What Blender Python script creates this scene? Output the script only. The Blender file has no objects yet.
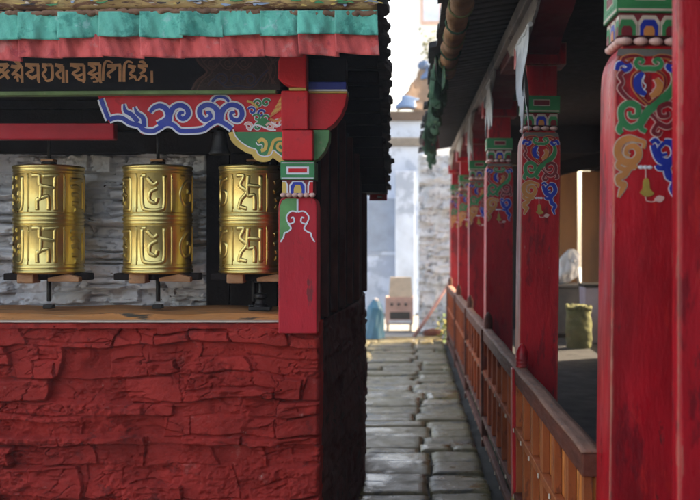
import bpy, bmesh, math, random
import numpy as np
from mathutils import Vector, Matrix
from mathutils.geometry import tessellate_polygon

random.seed(7)
S = bpy.context.scene
COL = S.collection
R = math.radians

# ------------------------------------------------------------------ camera, sky, sun, exposure
F = 972.0; VX = 410.0; VY = 236.0; CZ = 1.6            # 50 mm lens on a 700 px wide picture
cd = bpy.data.cameras.new('camera'); cam = bpy.data.objects.new('camera', cd); COL.objects.link(cam)
cam.location = (0, 0, CZ); cam.rotation_euler = (R(90), 0, 0)
cd.sensor_width = 36; cd.lens = 50; cd.shift_x = (350-VX)/700; cd.shift_y = -(250-VY)/700
cd.clip_start = 0.05; cd.clip_end = 400
cd.dof.use_dof = True; cd.dof.focus_distance = 4.2; cd.dof.aperture_fstop = 3.1
S.camera = cam

SUN_EL = R(36); SUN_DX, SUN_DY = 0.85, 0.42            # towards the sun: right and ahead, the alley is backlit
w = bpy.data.worlds.new('World'); S.world = w; w.use_nodes = True
nt = w.node_tree; bg = nt.nodes['Background']
sky = nt.nodes.new('ShaderNodeTexSky'); sky.sky_type = 'NISHITA'; sky.sun_disc = False
sky.sun_elevation = SUN_EL; sky.sun_rotation = math.atan2(SUN_DX, SUN_DY); sky.dust_density = 4; sky.air_density = 1.0; sky.ozone_density = 0.6
nt.links.new(sky.outputs[0], bg.inputs[0]); bg.inputs[1].default_value = 0.15
sd = bpy.data.lights.new('sun', 'SUN'); so = bpy.data.objects.new('sun', sd); COL.objects.link(so)
sd.energy = 3.5; sd.angle = R(0.5); sd.color = (1.0, 0.94, 0.84)
hl = math.hypot(SUN_DX, SUN_DY)
tosun = Vector((SUN_DX/hl*math.cos(SUN_EL), SUN_DY/hl*math.cos(SUN_EL), math.sin(SUN_EL)))
so.rotation_euler = tosun.to_track_quat('Z', 'Y').to_euler(); so.location = (4, -2, 8)
S.view_settings.view_transform = 'Standard'; S.view_settings.look = 'None'
S.view_settings.exposure = 2.40; S.view_settings.use_white_balance = True; S.view_settings.white_balance_temperature = 8000; S.view_settings.gamma = 1.0; S.view_settings.use_curve_mapping = False

# ------------------------------------------------------------------ helpers
def px(x, y, d):                                        # a pixel of the photograph at a real distance d
    return Vector(((x-VX)*d/F, d, CZ-(y-VY)*d/F))

def mat(name, col, rough=.6, var=.25, scale=5, bump=.25, bscale=45, wear=None, metallic=0, stretch=(1, 1, 1), edge=None, spec=.5, rvar=.15, sheen=0, wet=None):
    m = bpy.data.materials.new(name); m.use_nodes = True
    n = m.node_tree.nodes; l = m.node_tree.links; b = n['Principled BSDF']
    tc = n.new('ShaderNodeTexCoord'); oi = n.new('ShaderNodeObjectInfo')
    ml = n.new('ShaderNodeMath'); ml.operation = 'MULTIPLY'; ml.inputs[1].default_value = 23.7; l.new(oi.outputs['Random'], ml.inputs[0])
    ad = n.new('ShaderNodeVectorMath'); ad.operation = 'ADD'; l.new(tc.outputs['Object'], ad.inputs[0]); l.new(ml.outputs[0], ad.inputs[1])
    mp = n.new('ShaderNodeMapping'); mp.inputs['Scale'].default_value = stretch; l.new(ad.outputs[0], mp.inputs['Vector'])
    def noise(sc, det=6, ro=.6):
        t = n.new('ShaderNodeTexNoise'); t.inputs['Scale'].default_value = sc; t.inputs['Detail'].default_value = det
        t.inputs['Roughness'].default_value = ro; l.new(mp.outputs[0], t.inputs['Vector']); return t
    n1 = noise(scale)
    rp = n.new('ShaderNodeValToRGB'); rp.color_ramp.elements[0].position = .3; rp.color_ramp.elements[1].position = .7
    lo = [c*(1-var) for c in col]; hi = [min(1, c*(1+var)) for c in col]
    rp.color_ramp.elements[0].color = (*lo, 1); rp.color_ramp.elements[1].color = (*hi, 1)
    l.new(n1.outputs['Fac'], rp.inputs[0]); out = rp.outputs[0]
    def mixin(out, fac, c):
        mx = n.new('ShaderNodeMix'); mx.data_type = 'RGBA'; mx.inputs['B'].default_value = (*c, 1)
        l.new(out, mx.inputs['A']); l.new(fac, mx.inputs['Factor']); return mx.outputs['Result']
    for wr in (wear or []):
        wc, th, sc = wr[:3]; amt = wr[3] if len(wr) > 3 else 1
        wn = noise(sc, 9, .68); r2 = n.new('ShaderNodeValToRGB')
        r2.color_ramp.elements[0].position = th; r2.color_ramp.elements[1].position = th+.05
        r2.color_ramp.elements[1].color = (amt, amt, amt, 1)
        l.new(wn.outputs['Fac'], r2.inputs[0]); out = mixin(out, r2.outputs[0], wc)
    if edge:                                            # paint knocked off the arrises
        ec, er, eth = edge
        bv = n.new('ShaderNodeBevel'); bv.samples = 3; bv.inputs['Radius'].default_value = er
        ge = n.new('ShaderNodeNewGeometry'); dt = n.new('ShaderNodeVectorMath'); dt.operation = 'DOT_PRODUCT'
        l.new(bv.outputs[0], dt.inputs[0]); l.new(ge.outputs['Normal'], dt.inputs[1])
        en = noise(30, 6, .7); sb = n.new('ShaderNodeMath'); sb.operation = 'MULTIPLY_ADD'
        l.new(en.outputs['Fac'], sb.inputs[0]); sb.inputs[1].default_value = -.35; sb.inputs[2].default_value = 1.08
        lt = n.new('ShaderNodeMath'); lt.operation = 'LESS_THAN'; l.new(dt.outputs['Value'], lt.inputs[0])
        s2 = n.new('ShaderNodeMath'); s2.operation = 'SUBTRACT'; l.new(sb.outputs[0], s2.inputs[0]); s2.inputs[1].default_value = eth
        l.new(s2.outputs[0], lt.inputs[1]); out = mixin(out, lt.outputs[0], ec)
    l.new(out, b.inputs['Base Color'])
    b.inputs['Metallic'].default_value = metallic; b.inputs['Specular IOR Level'].default_value = spec
    n3 = noise(scale*2.3); mr = n.new('ShaderNodeMapRange'); mr.inputs['From Min'].default_value = .3; mr.inputs['From Max'].default_value = .7
    mr.inputs['To Min'].default_value = max(.03, rough-rvar); mr.inputs['To Max'].default_value = min(1, rough+rvar)
    l.new(n3.outputs['Fac'], mr.inputs[0]); l.new(mr.outputs[0], b.inputs['Roughness'])
    wetf = None
    if wet:                                             # damp, polished patches
        nw_ = noise(wet[0], 4); rw = n.new('ShaderNodeMapRange'); rw.inputs['From Min'].default_value = wet[1]; rw.inputs['From Max'].default_value = wet[1]+.08
        l.new(nw_.outputs['Fac'], rw.inputs[0]); wetf = rw.outputs[0]
        mm = n.new('ShaderNodeMix'); l.new(wetf, mm.inputs['Factor']); l.new(mr.outputs[0], mm.inputs['A']); mm.inputs['B'].default_value = .09
        l.new(mm.outputs['Result'], b.inputs['Roughness'])
    if sheen: b.inputs['Sheen Weight'].default_value = sheen
    if bump:
        n4 = noise(bscale, 8, .65); bp = n.new('ShaderNodeBump'); bp.inputs['Strength'].default_value = bump
        if wetf: mb_ = n.new('ShaderNodeMapRange'); mb_.inputs['To Min'].default_value = bump; mb_.inputs['To Max'].default_value = bump*.12; l.new(wetf, mb_.inputs[0]); l.new(mb_.outputs[0], bp.inputs['Strength'])
        bp.inputs['Distance'].default_value = .01
        l.new(n4.outputs['Fac'], bp.inputs['Height']); l.new(bp.outputs[0], b.inputs['Normal'])
    return m

M = {}
M['red_wall'] = mat('red_wall', (.375, .031, .024), .85, .36, 4.5, 1.0, 60, spec=.15, wear=[((.16, .022, .02), .60, 7, .7), ((.42, .11, .09), .63, 13, .5), ((.62, .46, .38), .685, 26, .85)])
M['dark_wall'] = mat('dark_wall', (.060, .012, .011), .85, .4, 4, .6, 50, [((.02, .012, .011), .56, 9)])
M['white_stone'] = mat('white_stone', (.86, .84, .84), .85, .12, 6, .6, 40, [((.40, .38, .37), .63, 9, .7), ((.10, .09, .085), .66, 16)])
M['rubble'] = mat('rubble', (.56, .58, .60), .9, .35, 3, .5, 30, [((.16, .17, .18), .55, 6, .8)])
M['post_red'] = mat('post_red', (.46, .008, .017), .38, .45, 6, .35, 34, [((.17, .007, .013), .54, 9, .75), ((.58, .02, .02), .57, 14, .7), ((.09, .02, .018), .63, 24, .8), ((.58, .38, .30), .675, 30, .8)], stretch=(1, 1, .28), edge=((.55, .33, .22), .012, .0), spec=.28)
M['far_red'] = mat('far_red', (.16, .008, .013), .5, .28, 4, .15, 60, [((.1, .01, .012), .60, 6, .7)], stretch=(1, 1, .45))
M['bright_red'] = mat('bright_red', (.66, .016, .024), .5, .18, 5, .2, 60, [((.42, .015, .02), .58, 12, .5), ((.30, .02, .02), .66, 20, .6)], spec=.28, edge=((.30, .02, .02), .004, .02))
M['corner_red'] = mat('corner_red', (.55, .016, .030), .5, .22, 5, .2, 60, [((.30, .02, .022), .62, 7, .6), ((.14, .03, .03), .62, 16, .8), ((.6, .3, .25), .70, 30, .7)], spec=.28, stretch=(1, 1, .35), edge=((.5, .16, .12), .004, .03))
M['brass'] = mat('brass', (.70, .53, .19), .34, .14, 6, .16, 22, [((.42, .29, .09), .60, 9, .5)], metallic=1, rvar=.08)
M['wood_tan'] = mat('wood_tan', (.50, .20, .058), .75, .3, 5, .4, 40, [((.055, .045, .03), .565, 5), ((.46, .30, .15), .60, 9, .6)], stretch=(.5, 4, 4))
M['wood_block'] = mat('wood_block', (.42, .20, .09), .7, .3, 8, .4, 50, [((.10, .05, .03), .6, 12, .7)], stretch=(1, 3, 3))
M['wood_dark'] = mat('wood_dark', (.014, .008, .007), .8, .4, 6, .4, 50, spec=.2)
M['black'] = mat('black_paint', (.006, .006, .011), .7, .4, 8, .2, 60, spec=.2)
M['board_red'] = mat('board_red', (.60, .016, .028), .5, .2, 6, .15, 60, [((.38, .015, .02), .58, 12, .6)], spec=.28)
M['beam_red'] = mat('beam_red', (.46, .012, .024), .5, .25, 6, .2, 60, spec=.25, stretch=(.4, 1, 1))
M['green'] = mat('green_paint', (.02, .22, .07), .5, .25, 8, .15, 60)
M['green_light'] = mat('green_light', (.10, .30, .09), .5, .3, 9, .15, 60, [((.35, .36, .2), .62, 14, .6)])
M['green_line'] = mat('green_line', (.16, .27, .10), .6, .3, 9, .2, 60, [((.38, .40, .25), .6, 12, .6)])
M['blue'] = mat('blue_paint', (.002, .026, .34), .5, .2, 8, .15, 60)
M['white'] = mat('white_paint', (.72, .72, .76), .55, .12, 9, .15, 60, [((.45, .4, .45), .64, 20, .7)])
M['yellow'] = mat('yellow_paint', (.66, .44, .10), .5, .2, 9, .15, 60)
M['orange'] = mat('orange_paint', (.62, .23, .06), .5, .2, 9, .15, 60)
M['pink'] = mat('pink_paint', (.72, .43, .37), .55, .2, 9, .15, 60)
M['pale'] = mat('pale_line', (.60, .48, .38), .55, .2, 14, .15, 60, [((.35, .2, .17), .62, 26, .8)])
M['maroon'] = mat('maroon_paint', (.20, .010, .018), .5, .25, 8, .15, 60)
M['gold'] = mat('gold_letter', (.72, .37, .17), .45, .25, 14, .2, 60, [((.2, .1, .05), .63, 22, .7)])
M['olive_gold'] = mat('olive_gold', (.40, .27, .05), .45, .25, 14, .2, 60)
M['brocade'] = mat('brocade', (.03, .012, .010), .6, .4, 12, .3, 60)
M['brocade_line'] = mat('brocade_line', (.085, .036, .028), .6, .3, 14, .2, 60)
M['brocade_blue'] = mat('brocade_blue', (.02, .018, .05), .6, .3, 14, .2, 60)
M['teal'] = mat('teal_cloth', (.10, .50, .38), .9, .22, 6, .6, 60, [((.02, .26, .20), .56, 8, .75), ((.30, .58, .54), .57, 12, .7)], sheen=.3)
M['red_cloth'] = mat('red_cloth', (.70, .095, .085), .9, .22, 6, .6, 60, [((.66, .22, .20), .57, 11, .6), ((.40, .03, .045), .60, 8, .7)], sheen=.3)
M['eave'] = mat('eave_paint', (.52, .34, .14), .75, .35, 7, .5, 40, [((.20, .09, .045), .52, 12), ((.05, .10, .12), .58, 8, .8), ((.62, .46, .20), .56, 16), ((.12, .06, .04), .60, 26)], stretch=(.5, 2, 2))
M['eave_rope'] = mat('eave_rope', (.24, .12, .07), .85, .4, 12, .7, 50, [((.42, .25, .16), .6, 25)])
M['stud_brown'] = mat('stud_brown', (.075, .020, .014), .8, .4, 6, .4, 50, spec=.2)
M['slate'] = mat('slate', (.020, .018, .019), .7, .4, 6, .5, 30)
M['iron'] = mat('iron', (.03, .027, .025), .45, .3, 9, .3, 50, metallic=.7)
M['slab'] = mat('slab', (.160, .130, .060), .42, .4, 3, .5, 26, [((.045, .042, .030), .55, 5, .8), ((.27, .235, .15), .58, 9, .7)], spec=.5, rvar=.22, wet=(1.6, .52))
M['earth'] = mat('earth', (.030, .025, .017), .95, .35, 3, .6, 20)
M['ground'] = mat('ground', (.24, .235, .22), .95, .25, 1.2, .5, 12, [((.2, .19, .17), .58, 3, .7)])
M['rail_top'] = mat('rail_top', (.26, .12, .075), .7, .4, 8, .4, 50, [((.12, .09, .08), .6, 10, .8)], stretch=(3, .6, 3))
M['rail_dark'] = mat('rail_dark', (.12, .032, .018), .7, .35, 8, .35, 50, stretch=(3, .6, 3), spec=.25)
M['panel_orange'] = mat('panel_orange', (.60, .185, .045), .7, .35, 6, .3, 45, [((.22, .07, .03), .57, 10, .7), ((.7, .34, .12), .62, 14, .6)], stretch=(1, 1, .5), spec=.15)
M['panel_red'] = mat('panel_red', (.34, .080, .028), .8, spec=.15, var=.35, scale=6, bump=.3, bscale=45, wear=[((.14, .03, .018), .57, 10, .8)], stretch=(1, 1, .5))
M['stile'] = mat('stile', (.34, .088, .027), .75, .3, 7, .3, 50, [((.14, .04, .02), .58, 12, .8)], stretch=(1, 1, .4), edge=((.5, .25, .1), .004, .02), spec=.2)
M['panel_green'] = mat('panel_green', (.012, .028, .011), .9, .4, 6, .3, 45, spec=.1, wear=[((.05, .02, .018), .58, 8, .7)])
M['joint_glint'] = mat('joint_glint', (.50, .38, .28), .6, .2, 9, .2, 50)  # painted glint where light hits the railing joints
M['yellow_wood'] = mat('yellow_wood', (.36, .25, .075), .6, .3, 8, .3, 50, [((.12, .1, .05), .6, 10, .7)], stretch=(1, 1, .3))
M['whitewash_and_bounce'] = mat('whitewash_and_bounce', (.42, .37, .345), .85, .25, 5, .4, 40, [((.14, .10, .09), .57, 6, .8)], stretch=(1, .5, 1))  # whitewash; on bracket sides it paints in light bounced off the ground
M['orange_wood'] = mat('orange_wood', (.24, .095, .028), .6, .25, 5, .25, 45, stretch=(1, 1, .3))
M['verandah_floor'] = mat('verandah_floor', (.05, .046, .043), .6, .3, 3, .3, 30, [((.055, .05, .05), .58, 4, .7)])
M['jute'] = mat('jute', (.15, .145, .05), .95, .35, 9, .9, 60, [((.2, .18, .08), .58, 14, .8)])
M['grey_wood'] = mat('grey_wood', (.15, .13, .11), .8, .3, 6, .3, 40)
M['lavender'] = mat('lavender', (.30, .25, .30), .6, .15, 6, .15, 40)
M['cloth_white'] = mat('cloth_white', (.62, .60, .60), .9, .15, 6, .4, 40)
M['plaster'] = mat('plaster', (.47, .55, .68), .9, .2, 1.6, .3, 20, [((.26, .32, .43), .54, 1.1, .8)])  # white plaster with the blue of shade put into its colour
M['pane_blue'] = mat('pane_blue', (.24, .31, .42), .5, .2, 3, .1, 20)
M['cream'] = mat('cream', (.74, .70, .66), .9, .12, 2, .2, 20)
M['tarp_brown'] = mat('tarp_brown', (.16, .085, .04), .8, .35, 2.5, .4, 14, [((.20, .14, .10), .58, 4, .7)])
M['tarp_blue'] = mat('tarp_blue', (.015, .08, .20), .6, .3, 3, .4, 14, [((.4, .42, .42), .6, 5, .8)])
M['beam_brown'] = mat('beam_brown', (.075, .036, .018), .8, .3, 4, .3, 30, stretch=(.5, 2, 2))
M['blue_plastic'] = mat('blue_plastic', (.02, .13, .22), .45, .2, 4, .2, 18)
M['crate'] = mat('crate', (.55, .41, .28), .8, .2, 5, .25, 40)
M['crate_pink'] = mat('crate_pink', (.52, .30, .23), .8, .2, 5, .25, 40)
M['pole_pink'] = mat('pole_pink', (.42, .22, .19), .7, .25, 6, .25, 40)
M['garland'] = mat('garland', (.022, .065, .030), .9, .6, 9, .5, 50, [((.10, .16, .06), .6, 16, .7)])
M['blind'] = mat('blind', (.26, .115, .042), .85, .35, 9, .5, 60, [((.17, .08, .035), .58, 12, .7)])
M['leaf'] = mat('leaf', (.10, .16, .03), .7, .5, 7, 0)
M['leaf_dry'] = mat('leaf_dry', (.28, .25, .05), .7, .5, 7, 0)

class MB:
    def __init__(s): s.v = []; s.f = []; s.m = []; s.sm = []
    def add(s, vs, fs, mi=0, smooth=False):
        o = len(s.v); s.v += [tuple(v) for v in vs]
        for f in fs: s.f.append([o+i for i in f]); s.m.append(mi); s.sm.append(smooth)
    def box(s, x0, x1, y0, y1, z0, z1, mi=0):
        vs = [(x, y, z) for z in (z0, z1) for y in (y0, y1) for x in (x0, x1)]
        s.add(vs, [(0, 2, 3, 1), (4, 5, 7, 6), (0, 1, 5, 4), (2, 6, 7, 3), (0, 4, 6, 2), (1, 3, 7, 5)], mi)
    def prism(s, pts, off, mi=0):                       # polygon in 3D extruded by a vector
        n = len(pts); off = Vector(off); a = [Vector(p) for p in pts]; b = [p+off for p in a]
        fs = [tuple(range(n))[::-1], tuple(range(n, 2*n))]+[(i, (i+1) % n, n+(i+1) % n, n+i) for i in range(n)]
        s.add(a+b, fs, mi)
    def tube(s, pts, r, seg=10, mi=0, smooth=True, cap=True):
        pts = [Vector(p) for p in pts]; n = len(pts); rr = r if isinstance(r, (list, tuple)) else [r]*n
        vs = []
        for i, p in enumerate(pts):
            t = (pts[min(i+1, n-1)]-pts[max(i-1, 0)]).normalized()
            a = t.orthogonal() if i == 0 else (a-t*a.dot(t))
            a.normalize(); b = t.cross(a)
            vs += [p+(a*math.cos(2*math.pi*k/seg)+b*math.sin(2*math.pi*k/seg))*rr[i] for k in range(seg)]
        fs = [(i*seg+k, i*seg+(k+1) % seg, (i+1)*seg+(k+1) % seg, (i+1)*seg+k) for i in range(n-1) for k in range(seg)]
        s.add(vs, fs, mi, smooth)
        if cap: s.add(vs[:seg], [tuple(range(seg))[::-1]], mi); s.add(vs[-seg:], [tuple(range(seg))], mi)
    def lathe(s, prof, c=(0, 0, 0), seg=48, mi=0, smooth=True):
        vs = [(c[0]+r*math.cos(2*math.pi*k/seg), c[1]+r*math.sin(2*math.pi*k/seg), c[2]+z) for r, z in prof for k in range(seg)]
        n = len(prof)
        fs = [(i*seg+k, i*seg+(k+1) % seg, (i+1)*seg+(k+1) % seg, (i+1)*seg+k) for i in range(n-1) for k in range(seg)]
        s.add(vs, fs, mi, smooth)
        s.add(vs[:seg], [tuple(range(seg))[::-1]], mi); s.add(vs[-seg:], [tuple(range(seg))], mi)
    def ell(s, c, r, mi=0, seg=12, rings=8):
        vs = []; fs = []
        for i in range(rings+1):
            a = math.pi*i/rings
            vs += [(c[0]+r[0]*math.sin(a)*math.cos(2*math.pi*k/seg), c[1]+r[1]*math.sin(a)*math.sin(2*math.pi*k/seg), c[2]+r[2]*math.cos(a)) for k in range(seg)]
        fs = [(i*seg+k, (i+1)*seg+k, (i+1)*seg+(k+1) % seg, i*seg+(k+1) % seg) for i in range(rings) for k in range(seg)]
        s.add(vs, fs, mi, True)
    def grid(s, fn, nu, nv, mi=0, smooth=True):
        vs = [fn(i/nu, j/nv) for j in range(nv+1) for i in range(nu+1)]
        s.add(vs, [(j*(nu+1)+i, j*(nu+1)+i+1, (j+1)*(nu+1)+i+1, (j+1)*(nu+1)+i) for j in range(nv) for i in range(nu)], mi, smooth)
    def ribbon(s, pts, wd, fm, h, mi=0, n=7, rnd=False, closed=False):
        """a painted stroke: wd constant or list of widths along it, fm maps (u,v,h) to 3D"""
        p = smooth(pts, n, closed); k = len(p)
        if isinstance(wd, (list, tuple)):
            W = [np.interp(i/(k-1)*(len(wd)-1), range(len(wd)), wd) for i in range(k)]
        else: W = [wd]*k
        vs = []; s.rc = getattr(s, 'rc', 0)+1; e0 = s.rc*2.2e-5
        prof = [(-.5, 0), (-.32, .8), (0, 1), (.32, .8), (.5, 0)] if rnd else [(-.5, 0), (-.5, 1), (.5, 1), (.5, 0)]
        for i in range(k):
            a = p[i-1 if i or closed else 0]; b = p[(i+1) % k if closed else min(i+1, k-1)]
            dx, dy = b[0]-a[0], b[1]-a[1]; L = math.hypot(dx, dy) or 1; nx, ny = -dy/L, dx/L
            for q, hh in prof: vs.append(fm(p[i][0]+nx*q*W[i], p[i][1]+ny*q*W[i], hh*(h+e0+1.5e-4*i/k)))
        c = len(prof); rng = range(k if closed else k-1)
        s.add(vs, [(i*c+j, i*c+j+1, ((i+1) % k)*c+j+1, ((i+1) % k)*c+j) for i in rng for j in range(c-1)], mi, rnd)
        if not closed:
            s.add(vs[:c], [tuple(range(c))], mi); s.add(vs[-c:], [tuple(range(c))[::-1]], mi)
    def fill(s, poly, fm, h, mi=0, n=0, h0=0):
        p = smooth(poly, n, True) if n else poly
        k = len(p); tri = tessellate_polygon([[Vector((a, b, 0)) for a, b in p]])
        s.add([fm(a, b, h) for a, b in p], [tuple(t) for t in tri], mi)
        s.add([fm(a, b, h) for a, b in p]+[fm(a, b, h0) for a, b in p], [(i, (i+1) % k, k+(i+1) % k, k+i) for i in range(k)], mi)
    def build(s, name, mats, parent=None, bevel=0, base=None, solid=0):
        me = bpy.data.meshes.new(name)
        b = Vector(base) if base is not None else (ORG.get(parent.name, Vector((0, 0, 0))) if parent else Vector((0, 0, 0)))
        me.from_pydata([(v[0]-b.x, v[1]-b.y, v[2]-b.z) for v in s.v], [], s.f)
        ms = mats if isinstance(mats, (list, tuple)) else [mats]
        for m_ in ms: me.materials.append(M[m_] if isinstance(m_, str) else m_)
        me.polygons.foreach_set('material_index', s.m); me.polygons.foreach_set('use_smooth', s.sm)
        bm = bmesh.new(); bm.from_mesh(me)
        bmesh.ops.remove_doubles(bm, verts=bm.verts, dist=1e-5)
        bmesh.ops.recalc_face_normals(bm, faces=bm.faces); bm.to_mesh(me); bm.free(); me.update()
        o = bpy.data.objects.new(name, me); COL.objects.link(o)
        if parent: o.parent = parent; ORG[o.name] = b
        else: o.location = b if base is not None else (0, 0, 0); ORG[o.name] = b
        if solid:
            sm = o.modifiers.new('thickness', 'SOLIDIFY'); sm.thickness = solid; sm.offset = 0
        if bevel:
            bv = o.modifiers.new('bevel', 'BEVEL'); bv.width = bevel; bv.segments = 2; bv.limit_method = 'ANGLE'; bv.angle_limit = R(35)
        return o
ORG = {}

def smooth(pts, n=7, closed=False):
    P = [tuple(map(float, p[:2])) for p in pts]; k = len(P); out = []
    for i in range(k if closed else k-1):
        p0 = P[(i-1) % k] if closed or i else P[0]; p1 = P[i]; p2 = P[(i+1) % k]
        p3 = P[(i+2) % k] if closed or i+2 < k else P[-1]
        for j in range(n):
            t = j/n
            out.append(tuple(.5*((2*b)+(-a+c)*t+(2*a-5*b+4*c-d)*t*t+(-a+3*b-3*c+d)*t**3) for a, b, c, d in zip(p0, p1, p2, p3)))
    if not closed: out.append(P[-1])
    return out

def spiral(cx, cy, r0, r1, a0, a1, n=14, sx=1):
    return [(cx+sx*(r0+(r1-r0)*i/n)*math.cos(R(a0+(a1-a0)*i/n)), cy+(r0+(r1-r0)*i/n)*math.sin(R(a0+(a1-a0)*i/n))) for i in range(n+1)]

def tag(o, label, cat, group=None, kind=None):
    if label: o['label'] = label
    if cat: o['category'] = cat
    if group: o['group'] = group
    if kind: o['kind'] = kind
    return o

def thing(name, loc, label, cat, group=None):
    o = bpy.data.objects.new(name, None); COL.objects.link(o); o.location = loc; o.empty_display_size = .1
    ORG[o.name] = Vector(loc); return tag(o, label, cat, group)

def copy_tree(o, parent=None):
    c = o.copy(); COL.objects.link(c)
    if parent is not None: c.parent = parent
    for ch in [k for k in COL.objects if k.parent == o]: copy_tree(ch, c)
    return c

# numpy value noise for real stone relief
def vnoise(X, Y, rng):
    G = rng.random((64, 64)); xi = np.floor(X).astype(int); yi = np.floor(Y).astype(int); fx = X-xi; fy = Y-yi
    fx = fx*fx*(3-2*fx); fy = fy*fy*(3-2*fy); g = lambda a, b: G[a % 64, b % 64]
    return (g(xi, yi)*(1-fx)+g(xi+1, yi)*fx)*(1-fy)+(g(xi, yi+1)*(1-fx)+g(xi+1, yi+1)*fx)*fy-.5
def fbm(X, Y, rng, o=5, g=.5):
    t = 0; a = 1
    for i in range(o): t = t+a*vnoise(X*2**i+i*7.3, Y*2**i+i*3.1, rng); a *= g
    return t

def masonry(U, V, seed, hmin=.05, hmax=.14, lmin=.16, lmax=.5, gap=.011, warp=.022, proud=.014, fillamt=.55, rough=1.0):
    rng = np.random.default_rng(seed)
    Wv = V+warp*1.6*fbm(U*2.3, V*3, rng, 4)+.008*fbm(U*14, V*14, rng, 3)
    Wu = U+warp*2.2*fbm(U*4, V*4, rng, 4)+.012*fbm(U*16, V*16, rng, 3)
    lo, hi = V.min()-.2, V.max()+.2; u0, u1 = U.min()-.6, U.max()+.6
    H = np.zeros_like(U); z = lo
    while z < hi:
        h = rng.uniform(hmin, hmax); x = u0-rng.uniform(0, lmax)
        inrow = (Wv >= z) & (Wv < z+h)
        while x < u1:
            L = rng.uniform(lmin, lmax)*(1 if h < hmax*.7 else .8); sub = [(z, h)]
            if h > hmin*1.7 and rng.random() < .38: k = rng.uniform(.3, .7); sub = [(z, h*k), (z+h*k, h*(1-k))]
            for zz, hh in sub:
                slant = rng.uniform(-.35, .35); uu = Wu+slant*(Wv-zz)
                m = inrow & (Wv >= zz) & (Wv < zz+hh) & (uu >= x) & (uu < x+L)
                off = rng.normal(0, proud); tu, tv = rng.normal(0, .05), rng.normal(-.06, .11); gp = gap*rng.uniform(.5, 1.5)
                if m.any():
                    a = 1.7*np.minimum(uu[m]-x, x+L-uu[m]); b = np.minimum(Wv[m]-zz, zz+hh-Wv[m])
                    d = np.clip(np.minimum(a, b)/gp, 0, 1); d = d*d*(3-2*d)
                    H[m] = -.030*(1-d)+d*(off+tu*(uu[m]-x-L/2)+tv*(Wv[m]-zz-hh/2))
            x += L
        z += h
    fillm = np.clip((fbm(U*3.1+9, V*4.2, rng, 4)+.12)*3.2, 0, 1)*fillamt
    H = H*(1-fillm)+fillm*np.clip(H, -.008, .02)*.75
    rm = np.clip((fbm(U*4.3+3, V*6.1, rng, 4)+.10)*3.5, .22, 1)*rough           # rough daubed patches against dressed faces
    H += rm*(.013*fbm(U*12, V*19, rng, 6, .6)+.007*fbm(U*45, V*62, rng, 4, .6))
    r = fbm(U*5, V*24+2*fbm(U*3, V*3, rng, 3), rng, 5); H -= .016*np.clip((r-.16)*5, 0, 1)        # broken ledges
    r = np.abs(fbm(U*6+5, V*15+1.5*fbm(U*4, V*4, rng, 3), rng, 4)); H -= .010*rough*np.clip(1-r/.022, 0, 1)*np.clip((fbm(U*2.7, V*3.3, rng, 3)+.05)*6, 0, 1)
    return H

def relief(name, O, ud, vd, nd, w_, h_, res, seed, mat_, parent=None, depth=.12, amp=1.0, rough=1.0, **kw):
    O, ud, vd, nd = map(Vector, (O, ud, vd, nd)); nu, nv = max(2, int(w_/res)), max(2, int(h_/res))
    U, V = np.meshgrid(np.linspace(0, w_, nu+1), np.linspace(0, h_, nv+1), indexing='xy')
    H = masonry(U, V, seed, rough=rough, **kw)*amp
    rng = np.random.default_rng(seed+5)
    e = np.minimum(U, w_-U); k = np.clip(e/.018, 0, 1); H = H-.022*(1-k)**2     # worn corner
    P = (np.array(O)[None, None, :]+U[..., None]*np.array(ud)+V[..., None]*np.array(vd)+H[..., None]*np.array(nd)).reshape(-1, 3)
    mb = MB(); c = nu+1
    fs = [(j*c+i, j*c+i+1, (j+1)*c+i+1, (j+1)*c+i) for j in range(nv) for i in range(nu)]
    ring = list(range(c))+[j*c+nu for j in range(1, nv+1)]+[nv*c+i for i in range(nu-1, -1, -1)]+[j*c for j in range(nv-1, 0, -1)]
    base = len(P); back = [Vector(P[i])-nd*depth for i in ring]; n = len(ring)
    mb.add(list(map(tuple, P))+back, fs+[(ring[i], ring[(i+1) % n], base+(i+1) % n, base+i) for i in range(n)], 0, True)
    return mb.build(name, mat_, parent)

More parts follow.
